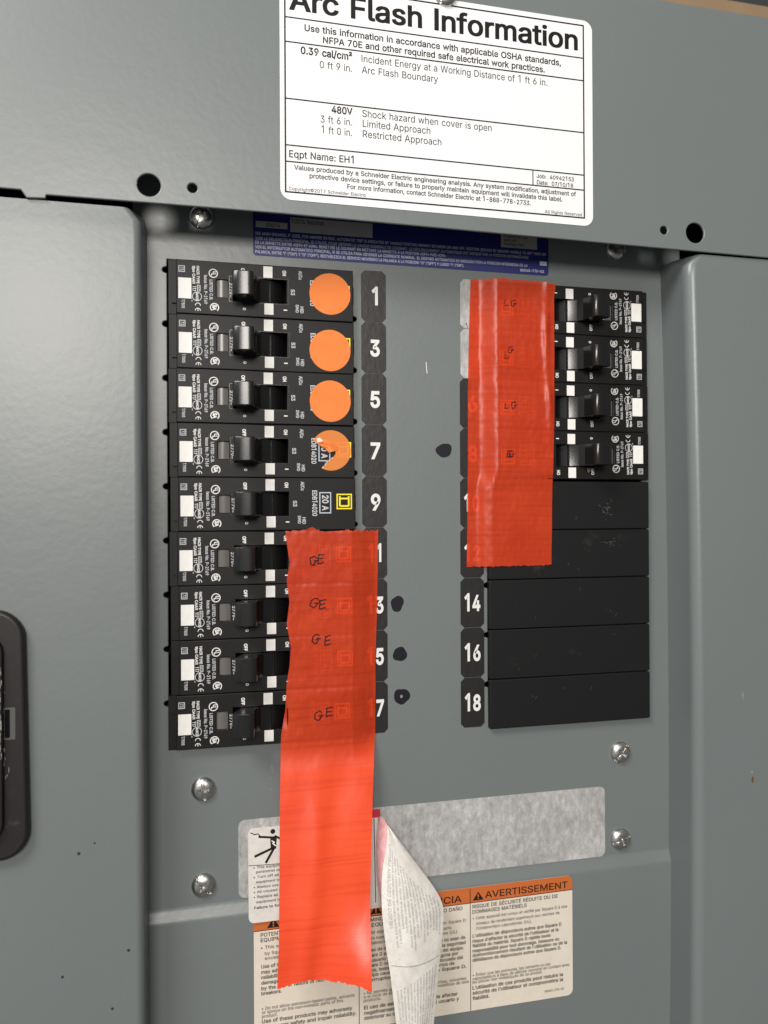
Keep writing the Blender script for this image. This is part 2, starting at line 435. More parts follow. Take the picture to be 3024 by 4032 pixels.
def at(y): return lambda x, z, o: (x, y-o, z)
def lerp(a, b_, t): return a+(b_-a)*t
def sstep(a, b_, x):
    t = min(1, max(0, (x-a)/(b_-a))); return t*t*(3-2*t)
def plin(P, t):
    n = len(P)-1; k = min(int(t*n), n-1); f = t*n-k
    p0 = P[max(k-1, 0)]; p1 = P[k]; p2 = P[k+1]; p3 = P[min(k+2, n)]
    return tuple(0.5*((2*b_)+(-a+c)*f+(2*a-5*b_+4*c-d)*f*f+(-a+3*b_-3*c+d)*f**3) for a, b_, c, d in zip(p0, p1, p2, p3))
def rrect(x0, z0, x1, z1, r, n=5):
    out = []
    for cx, cz, a in ((x1-r, z1-r, 0), (x0+r, z1-r, 90), (x0+r, z0+r, 180), (x1-r, z0+r, 270)):
        for i in range(n+1):
            t = math.radians(a+90*i/n); out.append((cx+r*math.cos(t), cz+r*math.sin(t)))
    return out
def circ(cx, cz, r, n=40): return [(cx+r*math.cos(2*math.pi*i/n), cz+r*math.sin(2*math.pi*i/n)) for i in range(n)]

# ------------------------------------------------------------------ setting
wl = MB()
wl.rect(-1500, -1500, 1500, 281, m_wall, at(150)); wl.rect(-1500, 281, 1500, 1500, m_wall2, at(150))
o = wl.build('wall'); o['kind'] = 'structure'

# ------------------------------------------------------------------ enclosure
enc = thing('panelboard_enclosure', 'grey steel electrical panel enclosure around the breaker compartment', 'electrical panel', (0, 0, -120))
ENC = lambda x, y, z: (x, y, z+120)
b = MB(); b.box(-250, 9, -560, 290, 120, 130, m_dark)
b.v = [ENC(*v) for v in b.v]; b.build('back_box', enc)

def trim_profile(side):
    # (distance from the inner wall, y): wall, rolled edge, front face
    p = [(0.0, 3.0), (0.15, -2), (0.3, -10), (0.5, -18.0)]
    r = 5.0 if side > 0 else 3.6
    for i in range(0, 9):
        a = math.radians(90*i/8); p.append((0.5+r*(1-math.cos(a)), -23.5+r-r*math.sin(a)))
    return p
def trim(side, xw, far, mat, name='side_trim'):
    prof = trim_profile(side); n = 40; mb = MB()
    zs = [13.0-(560.0*(i/n)**1.15) for i in range(n+1)]
    prof = prof+[(far, -23.5)]
    def fn(u, v):
        i = round(u*(len(prof)-1)); d, y = prof[i]
        z = 13.0-560.0*v**1.15
        bow = (-3.0*((z+220)/220.0)**2 if side > 0 else 0.0)*(1 if d < 20 else 0)
        # rolled corner at the top end
        t = max(0.0, 1-(13.0-z)/7.0)
        if y < -12 and d < far: d2 = d+ (t*t)*4.5*min(1, (-12-y)/8)
        else: d2 = d
        return (xw+side*d2+bow, y, z)
    mb.grid(len(prof)-1, 60, fn, mat, flip=side > 0)
    mb.v = [ENC(*v) for v in mb.v]
    return mb.build(name, enc, smooth=50)
tl = trim(-1, -106.8, 110, m_paint_dirty); tl['label'] = 'left hand grey side sheet with dark specks and a black latch'
tr_ = trim(1, 163.2, 120, m_paint)
m_rust = flat_mat('rust_chip', (0.14, 0.055, 0.025), 0.8, mottle=.4, scale=1500)
for (x, z, rx, rz, mt, sd) in ((196.8, -259.6, .9, 1.9, m_rust, 1), (196.3, -255.6, .8, .8, m_scuff, 2), (191.3, -215.5, .7, 2.2, m_scuff, 4)):
    mb = MB(); r_ = random.Random(sd); mb.poly([(x+rx*(.65+.5*r_.random())*math.cos(k*.7), z+rz*(.65+.5*r_.random())*math.sin(k*.7)) for k in range(9)], mt, at(-23.53))
    mb.v = [ENC(*v) for v in mb.v]; mb.build('paint_chip', tr_)
tr_['label'] = 'right hand grey side sheet with a bright rolled edge'
# tr_['label'] = 'right hand grey side sheet with a bright rolled edge'

# latch on the left sheet (sub-part)
lt = MB()
out = rrect(-214, -262.2, -153.4, -158.6, 12, 8)
out = [(x-(0.022*(-206-z) if x > -185 else 0)*-1.0*0.9, z) for x, z in out]
lt.plate([out, rrect(-205, -252, -163.4, -170, 7, 6)], -27.6, 4.0, 1.6, m_latch, 3)
lt.plate([rrect(-207, -254, -161.9, -168, 8, 6), rrect(-204, -251, -163.6, -171, 6, 6)], -30.2, 3.5, 0.8, m_latch, 3)
lt.rect(-206, -253, -163.5, -169, m_dark, at(-24.2))
lt.plate([rrect(-161.8, -212.2, -157.4, -199.0, 0.5), rrect(-161.5, -211.4, -159.6, -199.8, 0.3)], -27.75, 0.6, 0.15, m_insert, 1)
lt.rect(-161.5, -211.4, -159.6, -199.8, m_dark, at(-27.62))
rs = random.Random(3)
for k in range(60):
    z = -182-rs.random()*46; x = -162.4+rs.gauss(0, 0.35)+(0.9*rs.random() if z < -216 else 0)+(1.8*rs.random()*sstep(-220, -227, z))
    p = []
    nn = 6; r_ = 0.10+0.22*rs.random()
    for i in range(nn):
        a = 2*math.pi*i/nn; p.append((x+r_*(0.5+rs.random()*.6)*math.cos(a), z+r_*(3.0+rs.random()*4.0)*math.sin(a)))
    lt.poly(p, m_scuff, at(-30.22 if x < -162.2 else -27.72), 0.002*k)
lt.v = [ENC(*v) for v in lt.v]
la = lt.build('latch', tl, smooth=40)

# ------------------------------------------------------------------ top cover
cv = MB()
outl = [(-330, 16.9), (-155.4, 16.2), (-153.2, 13.0), (-145.8, 13.4), (-145.4, 14.9), (-102, 15.2), (-48, 15.4), (158, 13.9), (330, 12.9), (330, 139.9), (-330, 139.9)]
cv.plate([outl, circ(-104.1, 22.9, 4.9), circ(-85.8, 23.3, 2.1, 28), circ(146.0, 23.2, 2.1, 28), circ(163.9, 23.2, 5.2)], -25.0, 1.35, 0.45, m_paint, 2)
for (x0, z0, x1, z1) in ((-110.3, 21.6, -109.0, 23.3), (-109.6, 24.6, -109.0, 25.4)):
    cv.stroke([(x0, z0), (x1, z1)], 0.25, m_scuff, at(-25.02))
cov = cv.build('cover_plate', smooth=35)
tag(cov, 'plain grey top cover sheet with four round holes behind the white arc flash label', 'cover plate')
bk = MB(); bk.box(-300, -1, 45.5, 300, 1, 138, m_dark)   # added near-black backing to block the cover holes; its shade is in the colour
bk.v = [ENC(*v) for v in bk.v]; bk.build('shade_backing', enc)

# ------------------------------------------------------------------ screw
def screw_mesh(seed, rad=5.6, ang=0.0):
    mb = MB(); nr, na = 22, 72; vs = []; fs = []
    for i in range(nr+1):
        r = rad*i/nr
        for j in range(na):
            a = 2*math.pi*j/na; x = r*math.cos(a); z = r*math.sin(a)
            t = r/rad; h = 2.9*math.sqrt(max(0, 1-0.92*t*t*t)) - 0.2
            if i == nr: h = 0.0
            ca, sa = math.cos(ang), math.sin(ang); u = x*ca+z*sa; v = -x*sa+z*ca
            d = 0
            if abs(v) < 0.62 and t < 0.93: d = max(d, 1.15)
            if abs(u) < 0.62 and r < 2.7: d = max(d, 1.5*(1-r/4.2))
            if abs(u)+abs(v) < 1.5: d = max(d, 1.7)
            vs.append((x, -(h-d), z))
    for i in range(nr):
        for j in range(na):
            fs.append((i*na+j, (i+1)*na+j, (i+1)*na+(j+1) % na, i*na+(j+1) % na))
    mb.add(vs, fs, m_zinc); return mb

# ------------------------------------------------------------------ dead front
df = thing('dead_front_plate', 'recessed grey dead front sheet that frames the breakers and carries the black numbers', 'panel plate')
PL_, TOPL, PITL = -97.4, -1.3, 25.27
PR_, TOPR, PITR = 150.5, -1.6, 25.2
TOPB, PITB = -103.2, 25.32
def notch_side(x, zs, s, z_from, z_to):
    """edge points going from z_from to z_to along x with round notches of depth 2.2 towards s"""
    pts = []; up_ = z_to > z_from
    for zc in sorted(zs, reverse=not up_):
        arc = [(x+s*(0.9+1.25*math.sin(math.radians(a))), zc-1.25*math.cos(math.radians(a))) for a in range(0, 181, 30)]
        arc = [(x, zc-1.6)]+arc+[(x, zc+1.6)]
        pts += arc if up_ else arc[::-1]
    return pts
rowsL = [TOPL-PITL*i for i in range(9)]
opL = [(-97.9, -229.5)] + [(-10.0, -229.5)] + notch_side(-10.0, [z-PITL+2.7 for z in rowsL], 1, -229.5, -0.6) + [(-10.0, -0.9), (-97.9, -0.6)] + notch_side(-97.9, [z-4.2 for z in rowsL], -1, 0, -229.5)
rowsR = [TOPR-PITR*i for i in range(4)]+[TOPB-PITB*i for i in range(5)]
opR = [(59.8, -229.4), (147.4, -229.4)] + notch_side(147.4, [z-PITR+2.6 for z in rowsR], 1, -229, -1) + [(147.4, -1.2), (60.4, -1.0)] + notch_side(59.6, [z-2.9 for z in rowsR], -1, -1, -229.4)
mb = MB()
mb.plate([[(-113, -304), (172, -303), (172, 60), (-113, 60)], opL, opR], 0.0, 1.5, 0.4, m_paint, 2)
def ridge(u, v):
    P = [(0.2, -301.0), (-0.05, -302.4), (-0.15, -303.0), (-0.4, -303.8), (-1.65, -307.4), (-1.85, -308.0), (-1.97, -308.6), (-2.02, -309.6), (-2.02, -330), (-2.02, -420), (-2.02, -560)]
    i = round(v*(len(P)-1)); y, z = P[i]
    return (lerp(-113, 172, u), y, z+lerp(-.6, .6, u))
mb.grid(12, 10, lambda u, v: ridge(u, 1-v), m_paint)
mb.stroke([(27.5, -43.8), (27.7, -46.5), (28.0, -49.2)], 0.32, m_white, at(-0.02))
for (x0, z0, x1, z1) in ((-50.6, -240.0, -50.0, -243.5), (-51.2, -245, -50.9, -246.4), (-50.9, -251, -50.6, -252)):
    mb.stroke([(x0, z0), (x1, z1)], 0.4, m_scuff, at(-0.02))
mb.build('sheet', df, smooth=35)
sm = None
for i, (x, z, a) in enumerate(((-82.2, 20.2, 1.9), (133.3, 20.9, 0.6), (-82.3, -248.6, 1.45), (134.1, -247.6, 2.3), (133.8, -293.8, 2.8), (-82.4, -293.7, 0.9))):
    s_ = screw_mesh(i, 5.7, 0.0).build('screw', df, smooth=50) if sm is None else sm.copy()
    if sm is None: sm = s_
    else: col.objects.link(s_)
    s_.location = (x*MM, -0.05*MM, z*MM); s_.rotation_euler = (0, a, 0)
s_ = sm.copy(); col.objects.link(s_); s_.parent = cov; s_.location = (30.5*MM, -25.02*MM, 125.2*MM); s_.rotation_euler = (0, 2.2, 0)
def ink(x, z, rx, rz, seed, hole=False):
    mb = MB(); rr = random.Random(seed); ph = [rr.random()*6.28 for _ in range(4)]
    pts = []
    for i in range(36):
        a = 2*math.pi*i/36; k = 1+0.07*math.sin(2*a+ph[0])+0.06*math.sin(3*a+ph[1])+0.03*math.sin(5*a+ph[2])
        pts.append((rx*k*math.cos(a), rz*k*math.sin(a)))
    mb.poly(pts, m_marker, at(0))
    if hole: mb.poly([(p[0]*.16-.2, p[1]*.2) for p in pts], m_scuff, at(-0.01))
    return mb.build('ink_spot', df, loc=(x, -0.05, z))
ink(36.7, -87.9, 4.0, 3.7, 1); ink(11.9, -164.6, 3.3, 3.9, 2); ink(13.2, -189.8, 3.4, 3.8, 3); ink(14.0, -210.8, 3.9, 4.1, 4, True)

# ------------------------------------------------------------------ number tags
def octagon(x0, z0, x1, z1, c=1.9): return [(x0+c, z0), (x1-c, z0), (x1, z0+c), (x1, z1-c), (x1-c, z1), (x0+c, z1), (x0, z1-c), (x0, z0+c)]
def numtag(n, x0, x1, ztop, pit):
    mb = MB(); S = at(-0.22); zb = ztop-pit+0.12
    cx, cz = (x0+x1)/2, ztop-pit/2
    loc = (cx, 0, cz)
    mb.plate([octagon(x0-cx, zb-cz, x1-cx, ztop-cz-0.12)], -0.22, 0.2, 0.04, m_tag, 0)
    s = str(n)
    mb.text(s, 0.6 if n < 10 else 0, -4.0, 7.5, m_printw, w=(4.9 if n in (3, 5, 7, 9, 6, 8) else 3.2) if n < 10 else (8.6 if n % 10 != 1 else 6.6), bold=0.022, align='C', S=S, off=0.02)
    o = mb.build('number_tag', loc=loc)
    return o
TL0, TLP = 0.6, 25.43
where = {1: 'beside the topmost orange dot', 3: 'beside the second orange dot from the top', 5: 'beside the third orange dot from the top', 7: 'beside the torn orange dot', 9: 'beside the uncovered yellow square emblem', 11: 'at the top end of the longer red tape', 13: 'partly hidden by the longer red tape', 15: 'partly hidden by the longer red tape', 17: 'lowest, its first digit under the longer red tape'}
for i in range(9):
    n = 2*i+1
    o = numtag(n, -5.7, 6.8, TL0-TLP*i, TLP)
    tag(o, f'black number sticker reading {n} {where[n]}', 'number sticker', 'black number stickers on the dead front')
for i in range(2, 9):
    n = 2*i+2
    o = numtag(n, 45.3-0.05*i, 57.7-0.02*i, TL0-0.9-25.38*i, 25.38)
    wr = 'half under the shorter red tape' if n < 14 else 'beside a plain black filler plate'
    tag(o, f'black number sticker reading {n} {wr}', 'number sticker', 'black number stickers on the dead front')
for i in range(2):
    mb = MB(); zt = TL0-0.9-25.38*i
    mb.plate([octagon(-6.2, -12.5, 6.2, 12.5)], -0.12, 0.1, 0.02, m_res, 0)
    if i == 0: mb.text('1', -3.2, -12.4, 2.2, m_ink, rot=12, bold=0.0, S=at(-0.13), off=0.02)
    o = mb.build('adhesive_patch', loc=(51.9, 0, zt-12.7))
    tag(o, ['mottled silver patch left by a lost number sticker, upper of two by the red tape', 'mottled silver patch left by a lost number sticker, directly above number 6'][i], 'adhesive patch', 'patches left by lost number stickers')

# ------------------------------------------------------------------ breakers
def make_breaker(y0=-4.0):
    """local frame: x from the outer end inwards, z across, origin at the row's middle on the dead front plane"""
    D = 1.2
    root = bpy.data.objects.new('circuit_breaker', None); col.objects.link(root); root.empty_display_size = 0.01
    mb = MB(); S = at(y0); e = 0.03
    mb.plate([rrect(3.7, -12.52, 87.0, 12.52, 0.3, 2), [(29.6, -5.7), (54.7, -5.7), (54.7, 5.9), (29.6, 5.9)], rrect(21.9, -4.1, 27.3, 4.1, 0.6, 3)], y0, 4.0, 0.35, m_case, 2)
    # shallow lip round the slot
    mb.frame(27.7, -5.9, 55.8, 6.2, 0.25, m_toggle, S, 0.015)
    # ledge with lugs
    mb.box(0.2, -1.8, -12.5, 3.72, 3, 12.5, m_case); mb.box(1.6, -3.0, -7.6, 3.71, -1.79, 3.8, m_case)
    mb.box(86.9, -2.6, -3.0, 87.4, 2, 4.6, m_dark)
    # slot floor
    mb.rect(20, -8, 56, 8, m_dark, at(6.0))
    mb.box(54.7, y0+0.6, -5.9, 55.2, 6, 5.9, m_dark)
    k = lambda z: z-D
    mb.frame(4.8, k(10.8), 7.7, k(7.8), 0.35, m_print, S, e); mb.vtext('73', 5.5, k(10.1), 7.0, k(8.4), m_print, 0.016, S, e)
    mb.vtext('17505', 6.2, k(-4.9), 7.5, k(-9.0), m_print, 0.018, S, e)
    mb.vtext('HACR TYPE', 13.0, k(11.0), 14.2, k(2.8), m_printw, 0.020, S, e)
    mb.vtext('tipo CAAR', 11.1, k(11.0), 12.3, k(2.6), m_printw, 0.020, S, e)
    mb.rect(13.1, k(2.2), 14.7, k(-0.8), m_print, S, e); mb.vtext('NOM', 13.4, k(1.9), 14.45, k(-0.5), m_case, 0.02, S, e+.02)
    mb.vtext('117', 11.1, k(1.6), 12.5, k(-0.8), m_printw, 0.018, S, e)
    mb.ring(13.1, k(-3.2), 1.9, 2.2, m_print, S, e, ky=1.0); mb.vtext('ANCE', 12.6, k(-1.2), 13.7, k(-5.2), m_printw, 0.022, S, e+.01); mb.rect(10.7, k(-4.9), 11.0, k(-5.7), m_print, S, e)
    # CE mark
    mb.ring(13.5, k(-7.4), 1.0, 1.32, m_printw, S, e, a0=-0, a1=180, n=16); mb.ring(13.5, k(-9.8), 1.0, 1.32, m_printw, S, e, a0=0, a1=180, n=16); mb.rect(13.5, k(-9.95), 14.6, k(-9.65), m_printw, S, e+.003) if False else None
    mb.ring(13.5, k(-9.8), 0.0, 0.2, m_printw, S, e, n=8); mb.stroke([(13.5, k(-9.7)), (13.5, k(-8.6))], 0.3, m_printw, S, e+.003)
    mb.vtext('Issue No. P-2169', 16.35, k(7.0), 17.75, k(-6.5), m_print, 0.012, S, e)
    mb.ring(20.55, k(8.05), 1.7, 2.12, m_printw, S, e); mb.text('U', 20.4, k(8.95), 1.5, m_printw, rot=-90, bold=0.03, S=S, off=e); mb.text('L', 19.6, k(7.9), 1.5, m_printw, rot=-90, bold=0.03, S=S, off=e)
    mb.vtext('LISTED C.B.', 18.85, k(5.0), 20.2, k(-4.6), m_print, 0.012, S, e)
    mb.ring(21.05, k(-7.9), 1.65, 2.1, m_printw, S, e, a0=-50, a1=230); mb.vtext('SA', 20.2, k(-6.6), 22.0, k(-9.2), m_printw, 0.036, S, e)
    mb.vtext('277V~', 28.0, k(4.0), 29.3, k(-2.7), m_print, 0.012, S, e)
    mb.vtext('OFF', 33.4, k(11.4), 34.9, k(8.0), m_white, 0.026, S, e)
    mb.ring(34.8, k(-7.8), 0.42, 0.75, m_white, S, e, ky=0.75, n=16)
    mb.vtext('ON', 52.8, k(11.5), 54.4, k(9.0), m_white, 0.022, S, e); mb.rect(53.2, k(-7.1), 54.9, k(-7.6), m_white, S, e)
    mb.vtext('S3', 56.75, k(2.8), 58.5, k(0.0), m_print, 0.014, S, e)
    mb.vtext('Al/Cu', 60.5, k(11.9), 62.1, k(7.7), m_print, 0.014, S, e)
    mb.vtext('HID', 61.2, k(-5.2), 62.7, k(-8.4), m_print, 0.014, S, e); mb.vtext('SWD', 59.0, k(-4.4), 60.4, k(-8.2), m_print, 0.014, S, e)
    mb.vtext('EDB14020', 66.0, k(7.7), 68.2, k(-4.6), m_print, 0.014, S, e)
    mb.frame(69.3, k(6.9), 75.1, k(-3.4), 0.55, m_boxblue, S, e); mb.vtext('20 A', 70.8, k(5.4), 73.7, k(-2.0), m_print, 0.018, S, e)
    # square emblem, its letter on the side like the rest of the print
    x0, x1, z0, z1 = 77.7, 85.3, k(-1.4), k(6.1)
    mb.frame(x0, z0, x1, z1, 0.62, m_yellow, S, e)
    a0, a1, c0, c1, t = x0+1.2, x1-1.2, z0+1.15, z1-1.15, 0.82       # letter lying on its side: stem towards +z, ends of the stem jut out
    mb.rect(a0, c0+.5, a0+t, c1, m_yellow, S, e); mb.rect(a1-t, c0+.5, a1, c1, m_yellow, S, e)
    mb.poly([(a0, c0+.5), (a0+.55, c0), (a1-.55, c0), (a1, c0+.5), (a1, c0+t), (a0, c0+t)], m_yellow, S, e+.004)
    mb.rect(a0+t, c1-t-.75, a1-t, c1-.75, m_yellow, S, e)
    mb.build('case', root, smooth=35)
    mb = MB(); mb.plate([rrect(0, -5.5, 5.8, -0.3, 0.1)], 0, 0.1, 0.0, m_white) if False else None
    for nm, x0, z0, x1, z1 in (('position_marker', 43.7, 13.0, 48.0, 7.6), ('position_marker', 44.1, -4.6, 48.4, -9.9), ('blank_sticker', 4.7, 5.2, 10.6, -4.4)):
        mb = MB(); mb.plate([rrect(x0, k(z1), x1, k(z0), 0.12, 1)], y0-0.07, 0.1, 0.02, m_white, 0); mb.build(nm, root)
    # smoky window
    mb = MB()
    mb.grid(8, 1, lambda u, v: (lerp(22.0, 27.2, u), y0+0.9-0.5*math.sin(math.pi*u), lerp(-4.0, 4.0, v)), m_window)
    mb.build('indicator_window', root, smooth=60)
    # toggle: tilted bar on a barrel
    prof = [(33.5, 1.5), (33.0, -4.3), (31.4, -8.4), (29.5, -12.4), (28.9, -13.5), (28.85, -14.1), (29.1, -14.6), (29.7, -15.0), (30.7, -15.35), (31.8, -15.65), (33.0, -15.9), (34.3, -16.1), (35.6, -16.22), (36.8, -16.22), (37.6, -16.05), (38.2, -15.7), (38.6, -15.1), (38.85, -14.2),
            (39.2, -11.0), (40.3, -7.2), (42.4, -4.5), (45.0, -3.1), (46.6, -2.5), (47.0, -2.75), (47.5, -2.7), (47.8, -2.2), (50.0, -1.0), (52.3, 1.0), (54.3, 4.5), (54.3, 5.5), (33.0, 5.5)]
    prof = [(x, y+ (y0+4.0)) for x, y in prof]
    mb = MB(); hz = 5.55; bv = 0.45; n = len(prof)
    cx = sum(p[0] for p in prof)/n; cy = sum(p[1] for p in prof)/n
    def shrink(p, d):
        q = Vector((p[0]-cx, p[1]-cy)); q *= max(0, 1-d/max(q.length, 1e-6)); return (cx+q.x, cy+q.y)
    vs = []
    for zz, d in ((-hz, bv), (-hz+bv*.3, bv*.3), (-hz+bv, 0), (hz-bv, 0), (hz-bv*.3, bv*.3), (hz, bv)):
        vs += [(lambda s_: (s_[0], s_[1], zz))(shrink(p, d)) for p in prof]
    fs = []
    for r_ in range(5):
        for i in range(n):
            fs.append((r_*n+i, (r_+1)*n+i, (r_+1)*n+(i+1) % n, r_*n+(i+1) % n))
    mb.add(vs, fs, m_toggle)
    for base, fl in ((0, False), (5*n, True)):
        t3 = tessellate_polygon([[Vector((vs[base+i][0], vs[base+i][1], 0)) for i in range(n)]])
        mb.add([vs[base+i] for i in range(n)], [tuple(t) if fl else tuple(reversed(t)) for t in t3], m_toggle)
    # moulded dimple on the ends
    o = mb.build('toggle', root, smooth=20)
    import bmesh
    bm = bmesh.new(); bm.from_mesh(o.data); bmesh.ops.recalc_face_normals(bm, faces=bm.faces); bm.to_mesh(o.data); bm.free()
    o.data.set_sharp_from_angle(angle=math.radians(20))
    return root
first = make_breaker()
def dup(root):
    c = root.copy(); col.objects.link(c)
    for ch in list(root.children):
        d = ch.copy(); col.objects.link(d); d.parent = c; d.matrix_parent_inverse = ch.matrix_parent_inverse.copy()
    return c
labL = ['black breaker with a round orange dot beside number 1', 'black breaker with a round orange dot beside number 3', 'black breaker with a round orange dot beside number 5', 'black breaker with a torn orange dot beside number 7', 'black breaker with its yellow emblem and 20 A print uncovered beside number 9',
        'black breaker just below number 9, its inner end under the longer tape top', 'black breaker beside number 13, under the second GE scribbled on the longer red tape', 'black breaker beside number 15, second from bottom in the left row', 'lowest black breaker of the left row, sitting slightly off line, by number 17']
labR = ['black breaker topmost of the four at the shorter red tape', 'black breaker second from the top at the shorter red tape', 'black breaker third from the top at the shorter red tape', 'black breaker with a tan chip by OFF just above the plain filler plates']
jit = [(0, 0), (0.15, 0), (-0.05, 0), (0.3, 0), (0.6, 0.0), (0.1, 0), (0.6, 0), (0.6, 0), (-0.8, 0)]
brk = []
for i in range(9):
    o = first if i == 0 else dup(first)
    o.location = ((PL_+jit[i][0])*MM, 0, (TOPL-PITL*(i+0.5))*MM)
    o.rotation_euler = (0, [0, .0012, -.001, .0008, -.0012, .001, -.0008, .0006, .0024][i], 0)
    tag(o, labL[i], 'circuit breaker', 'circuit breakers in the panel'); brk.append(o)
for i in range(4):
    o = dup(first); o.rotation_euler = (0, math.pi, 0)
    o.location = ((PR_+[0, 0.1, 0.5, 0.9][i]*0.6)*MM, 0, (TOPR-PITR*(i+0.5))*MM)
    tag(o, labR[i], 'circuit breaker', 'circuit breakers in the panel'); brk.append(o)
# tan chip on the lowest right breaker
mb = MB(); mb.poly([(0, 0), (1.4, 0.3), (2.4, -0.2), (1.8, -1.3), (0.9, -2.2), (0.5, -1.0)], flat_mat('tan_chip', (0.30, 0.20, 0.12), 0.7), at(0))
o = mb.build('chip', brk[-1]); o.rotation_euler = (0, math.pi, 0); o.location = (37.6*MM, -4.03*MM, 6.9*MM)

# filler plates
fp0 = None
labF = ['black filler plate with a dusty smudge, topmost, partly under the shorter red tape', 'black filler plate under the torn lower end of the shorter red tape', 'black filler plate beside number 14', 'black filler plate beside number 16', 'black filler plate beside number 18']
for i in range(5):
    mb = MB()
    mb.plate([rrect(0, -12.5, 90.9, 12.5, 1.0, 4)], -3.0, 3.0, 0.5, m_blank, 3)
    mb.ring(44.7, 0.4, 0.75, 1.0, m_toggle, at(-3.0), 0.02)
    rr = random.Random(20+i)
    for k in range(4):
        x, z = 14+rr.random()*60, -9+18*rr.random()
        mb.stroke([(x, z), (x+rr.uniform(-1, 1), z-rr.uniform(.4, 1.6))], 0.16, m_insert, at(-3.0), 0.02+0.01*k)
    if i == 0:
        for k in range(16):
            x, z = 66+rr.gauss(0, 1.6), -2.5+rr.gauss(0, 2.2); mb.stroke([(x, z), (x+rr.uniform(-1.6, 1.6), z+rr.uniform(-1, 1))], 0.25, m_insert, at(-3.0), 0.02+0.006*k)
    if i == 1:
        for k in range(12):
            x, z = 67+rr.gauss(0, 3.4), 5.5+rr.gauss(0, 1.3); mb.stroke([(x, z), (x+rr.uniform(-1.6, 1.6), z+rr.uniform(-.6, .6))], 0.2, m_insert, at(-3.0), 0.02+0.006*k)
    o = mb.build('filler_plate', smooth=40, loc=(59.4, 0, TOPB-PITB*(i+0.5)))
    tag(o, labF[i], 'filler plate', 'black filler plates over empty breaker spaces')

# ------------------------------------------------------------------ orange dots
for i, (x, z, lab) in enumerate(((-21.8, -13.5, 'round orange sticker on the breaker beside number 1'), (-21.9, -40.8, 'round orange sticker on the breaker beside number 3'), (-21.9, -65.3, 'round orange sticker on the breaker beside number 5'))):
    mb = MB(); mb.plate([circ(0, 0, 10.0, 64)], 0, 0.12, 0.03, m_dot, 0)
    o = mb.build('dot_sticker', loc=(x, -4.17, z)); tag(o, lab, 'sticker', 'orange dot stickers on breakers')
mb = MB()
cxp, czp, K = 570.0, 515.0, 33.2
def q(px, pz): return ((px-cxp)/K, (czp-pz)/K)
arc = []
for a in range(148, -118, -6): arc.append((9.75*math.cos(math.radians(a)), 9.75*math.sin(math.radians(a))))
tear = [q(430, 795), q(452, 770), q(470, 768), q(478, 730), q(498, 712), q(505, 688), q(530, 682), q(556, 662), q(575, 655), q(590, 632), q(612, 610), q(628, 590), q(638, 572), q(652, 555), q(655, 525), q(600, 535), q(540, 470), q(470, 440), q(400, 420), q(340, 400), q(305, 365)]
mb.poly(arc+tear, m_dot, at(0))
# white torn fringe
for (a, b_) in zip(tear[:9], tear[1:10]): mb.stroke([a, b_], 0.45, m_torn, at(-0.03))
def heap(pts, m_):   # crumpled flap: fan with raised crests
    c = (sum(p[0] for p in pts)/len(pts), -sum(p[2] for p in pts)/len(pts)-0.2, sum(p[1] for p in pts)/len(pts))
    vs = [(p[0], -p[2], p[1]) for p in pts]+[c]; n = len(pts)
    mb.add(vs, [((i+1) % n, i, n) for i in range(n)], m_)
heap([(*q(400, 410), .2), (*q(430, 380), .9), (*q(520, 355), 1.5), (*q(620, 400), .8), (*q(705, 470), .1), (*q(660, 515), .3), (*q(610, 530), 1.2), (*q(570, 545), 1.6), (*q(500, 500), .9)], m_dot)
heap([(*q(330, 400), .1), (*q(400, 415), .8), (*q(470, 440), 1.7), (*q(530, 490), 1.2), (*q(575, 545), 1.3), (*q(520, 553), 1.6), (*q(470, 490), .8), (*q(395, 450), .4)], m_dot)
heap([(*q(335, 330), .5), (*q(385, 318), 1.1), (*q(440, 370), 1.3), (*q(400, 392), .8), (*q(345, 395), .3)], m_torn)
o = mb.build('dot_sticker', loc=(-21.7, -4.17, -89.1)); tag(o, 'torn and crumpled orange sticker beside number 7', 'sticker', 'orange dot stickers on breakers')

# ------------------------------------------------------------------ arc flash label
al = MB(); W_, H_ = 154.0, 101.6
al.plate([rrect(0, 0, W_, H_, 5.0, 8)], -0.16, 0.15, 0.03, m_label, 0)
S = lambda x, z, o: (x, -0.16-o, z+0.002*x)
e = 0.03
al.frame(2.0, 3.2, 149.6, 99.0, 0.72, m_ink, S, e)
for z in (82.5, 71.4, 45.7, 24.7, 17.3): al.rect(2.5, z-0.31, 149.1, z+0.31, m_ink, S, e+.003)
al.rect(121.8, 17.5, 122.3, 24.5, m_ink, S, e+.005)
for k, (dx, dz) in enumerate(((-.26, -.1), (.26, -.1), (-.26, .1), (.26, .1), (0, -.12), (0, .12))):
    al.text('Arc Flash Information', 4.5+dx, 86.2+dz, 9.5, m_ink, w=141.5, bold=0.002, S=S, off=e+.004*k)
al.text('Use this information in accordance with applicable OSHA standards,', 11.2, 77.3, 2.9, m_ink, w=126, bold=0.012, S=S, off=e)
al.text('NFPA 70E and other required safe electrical work practices.', 19.6, 72.9, 2.9, m_ink, w=109, bold=0.012, S=S, off=e)
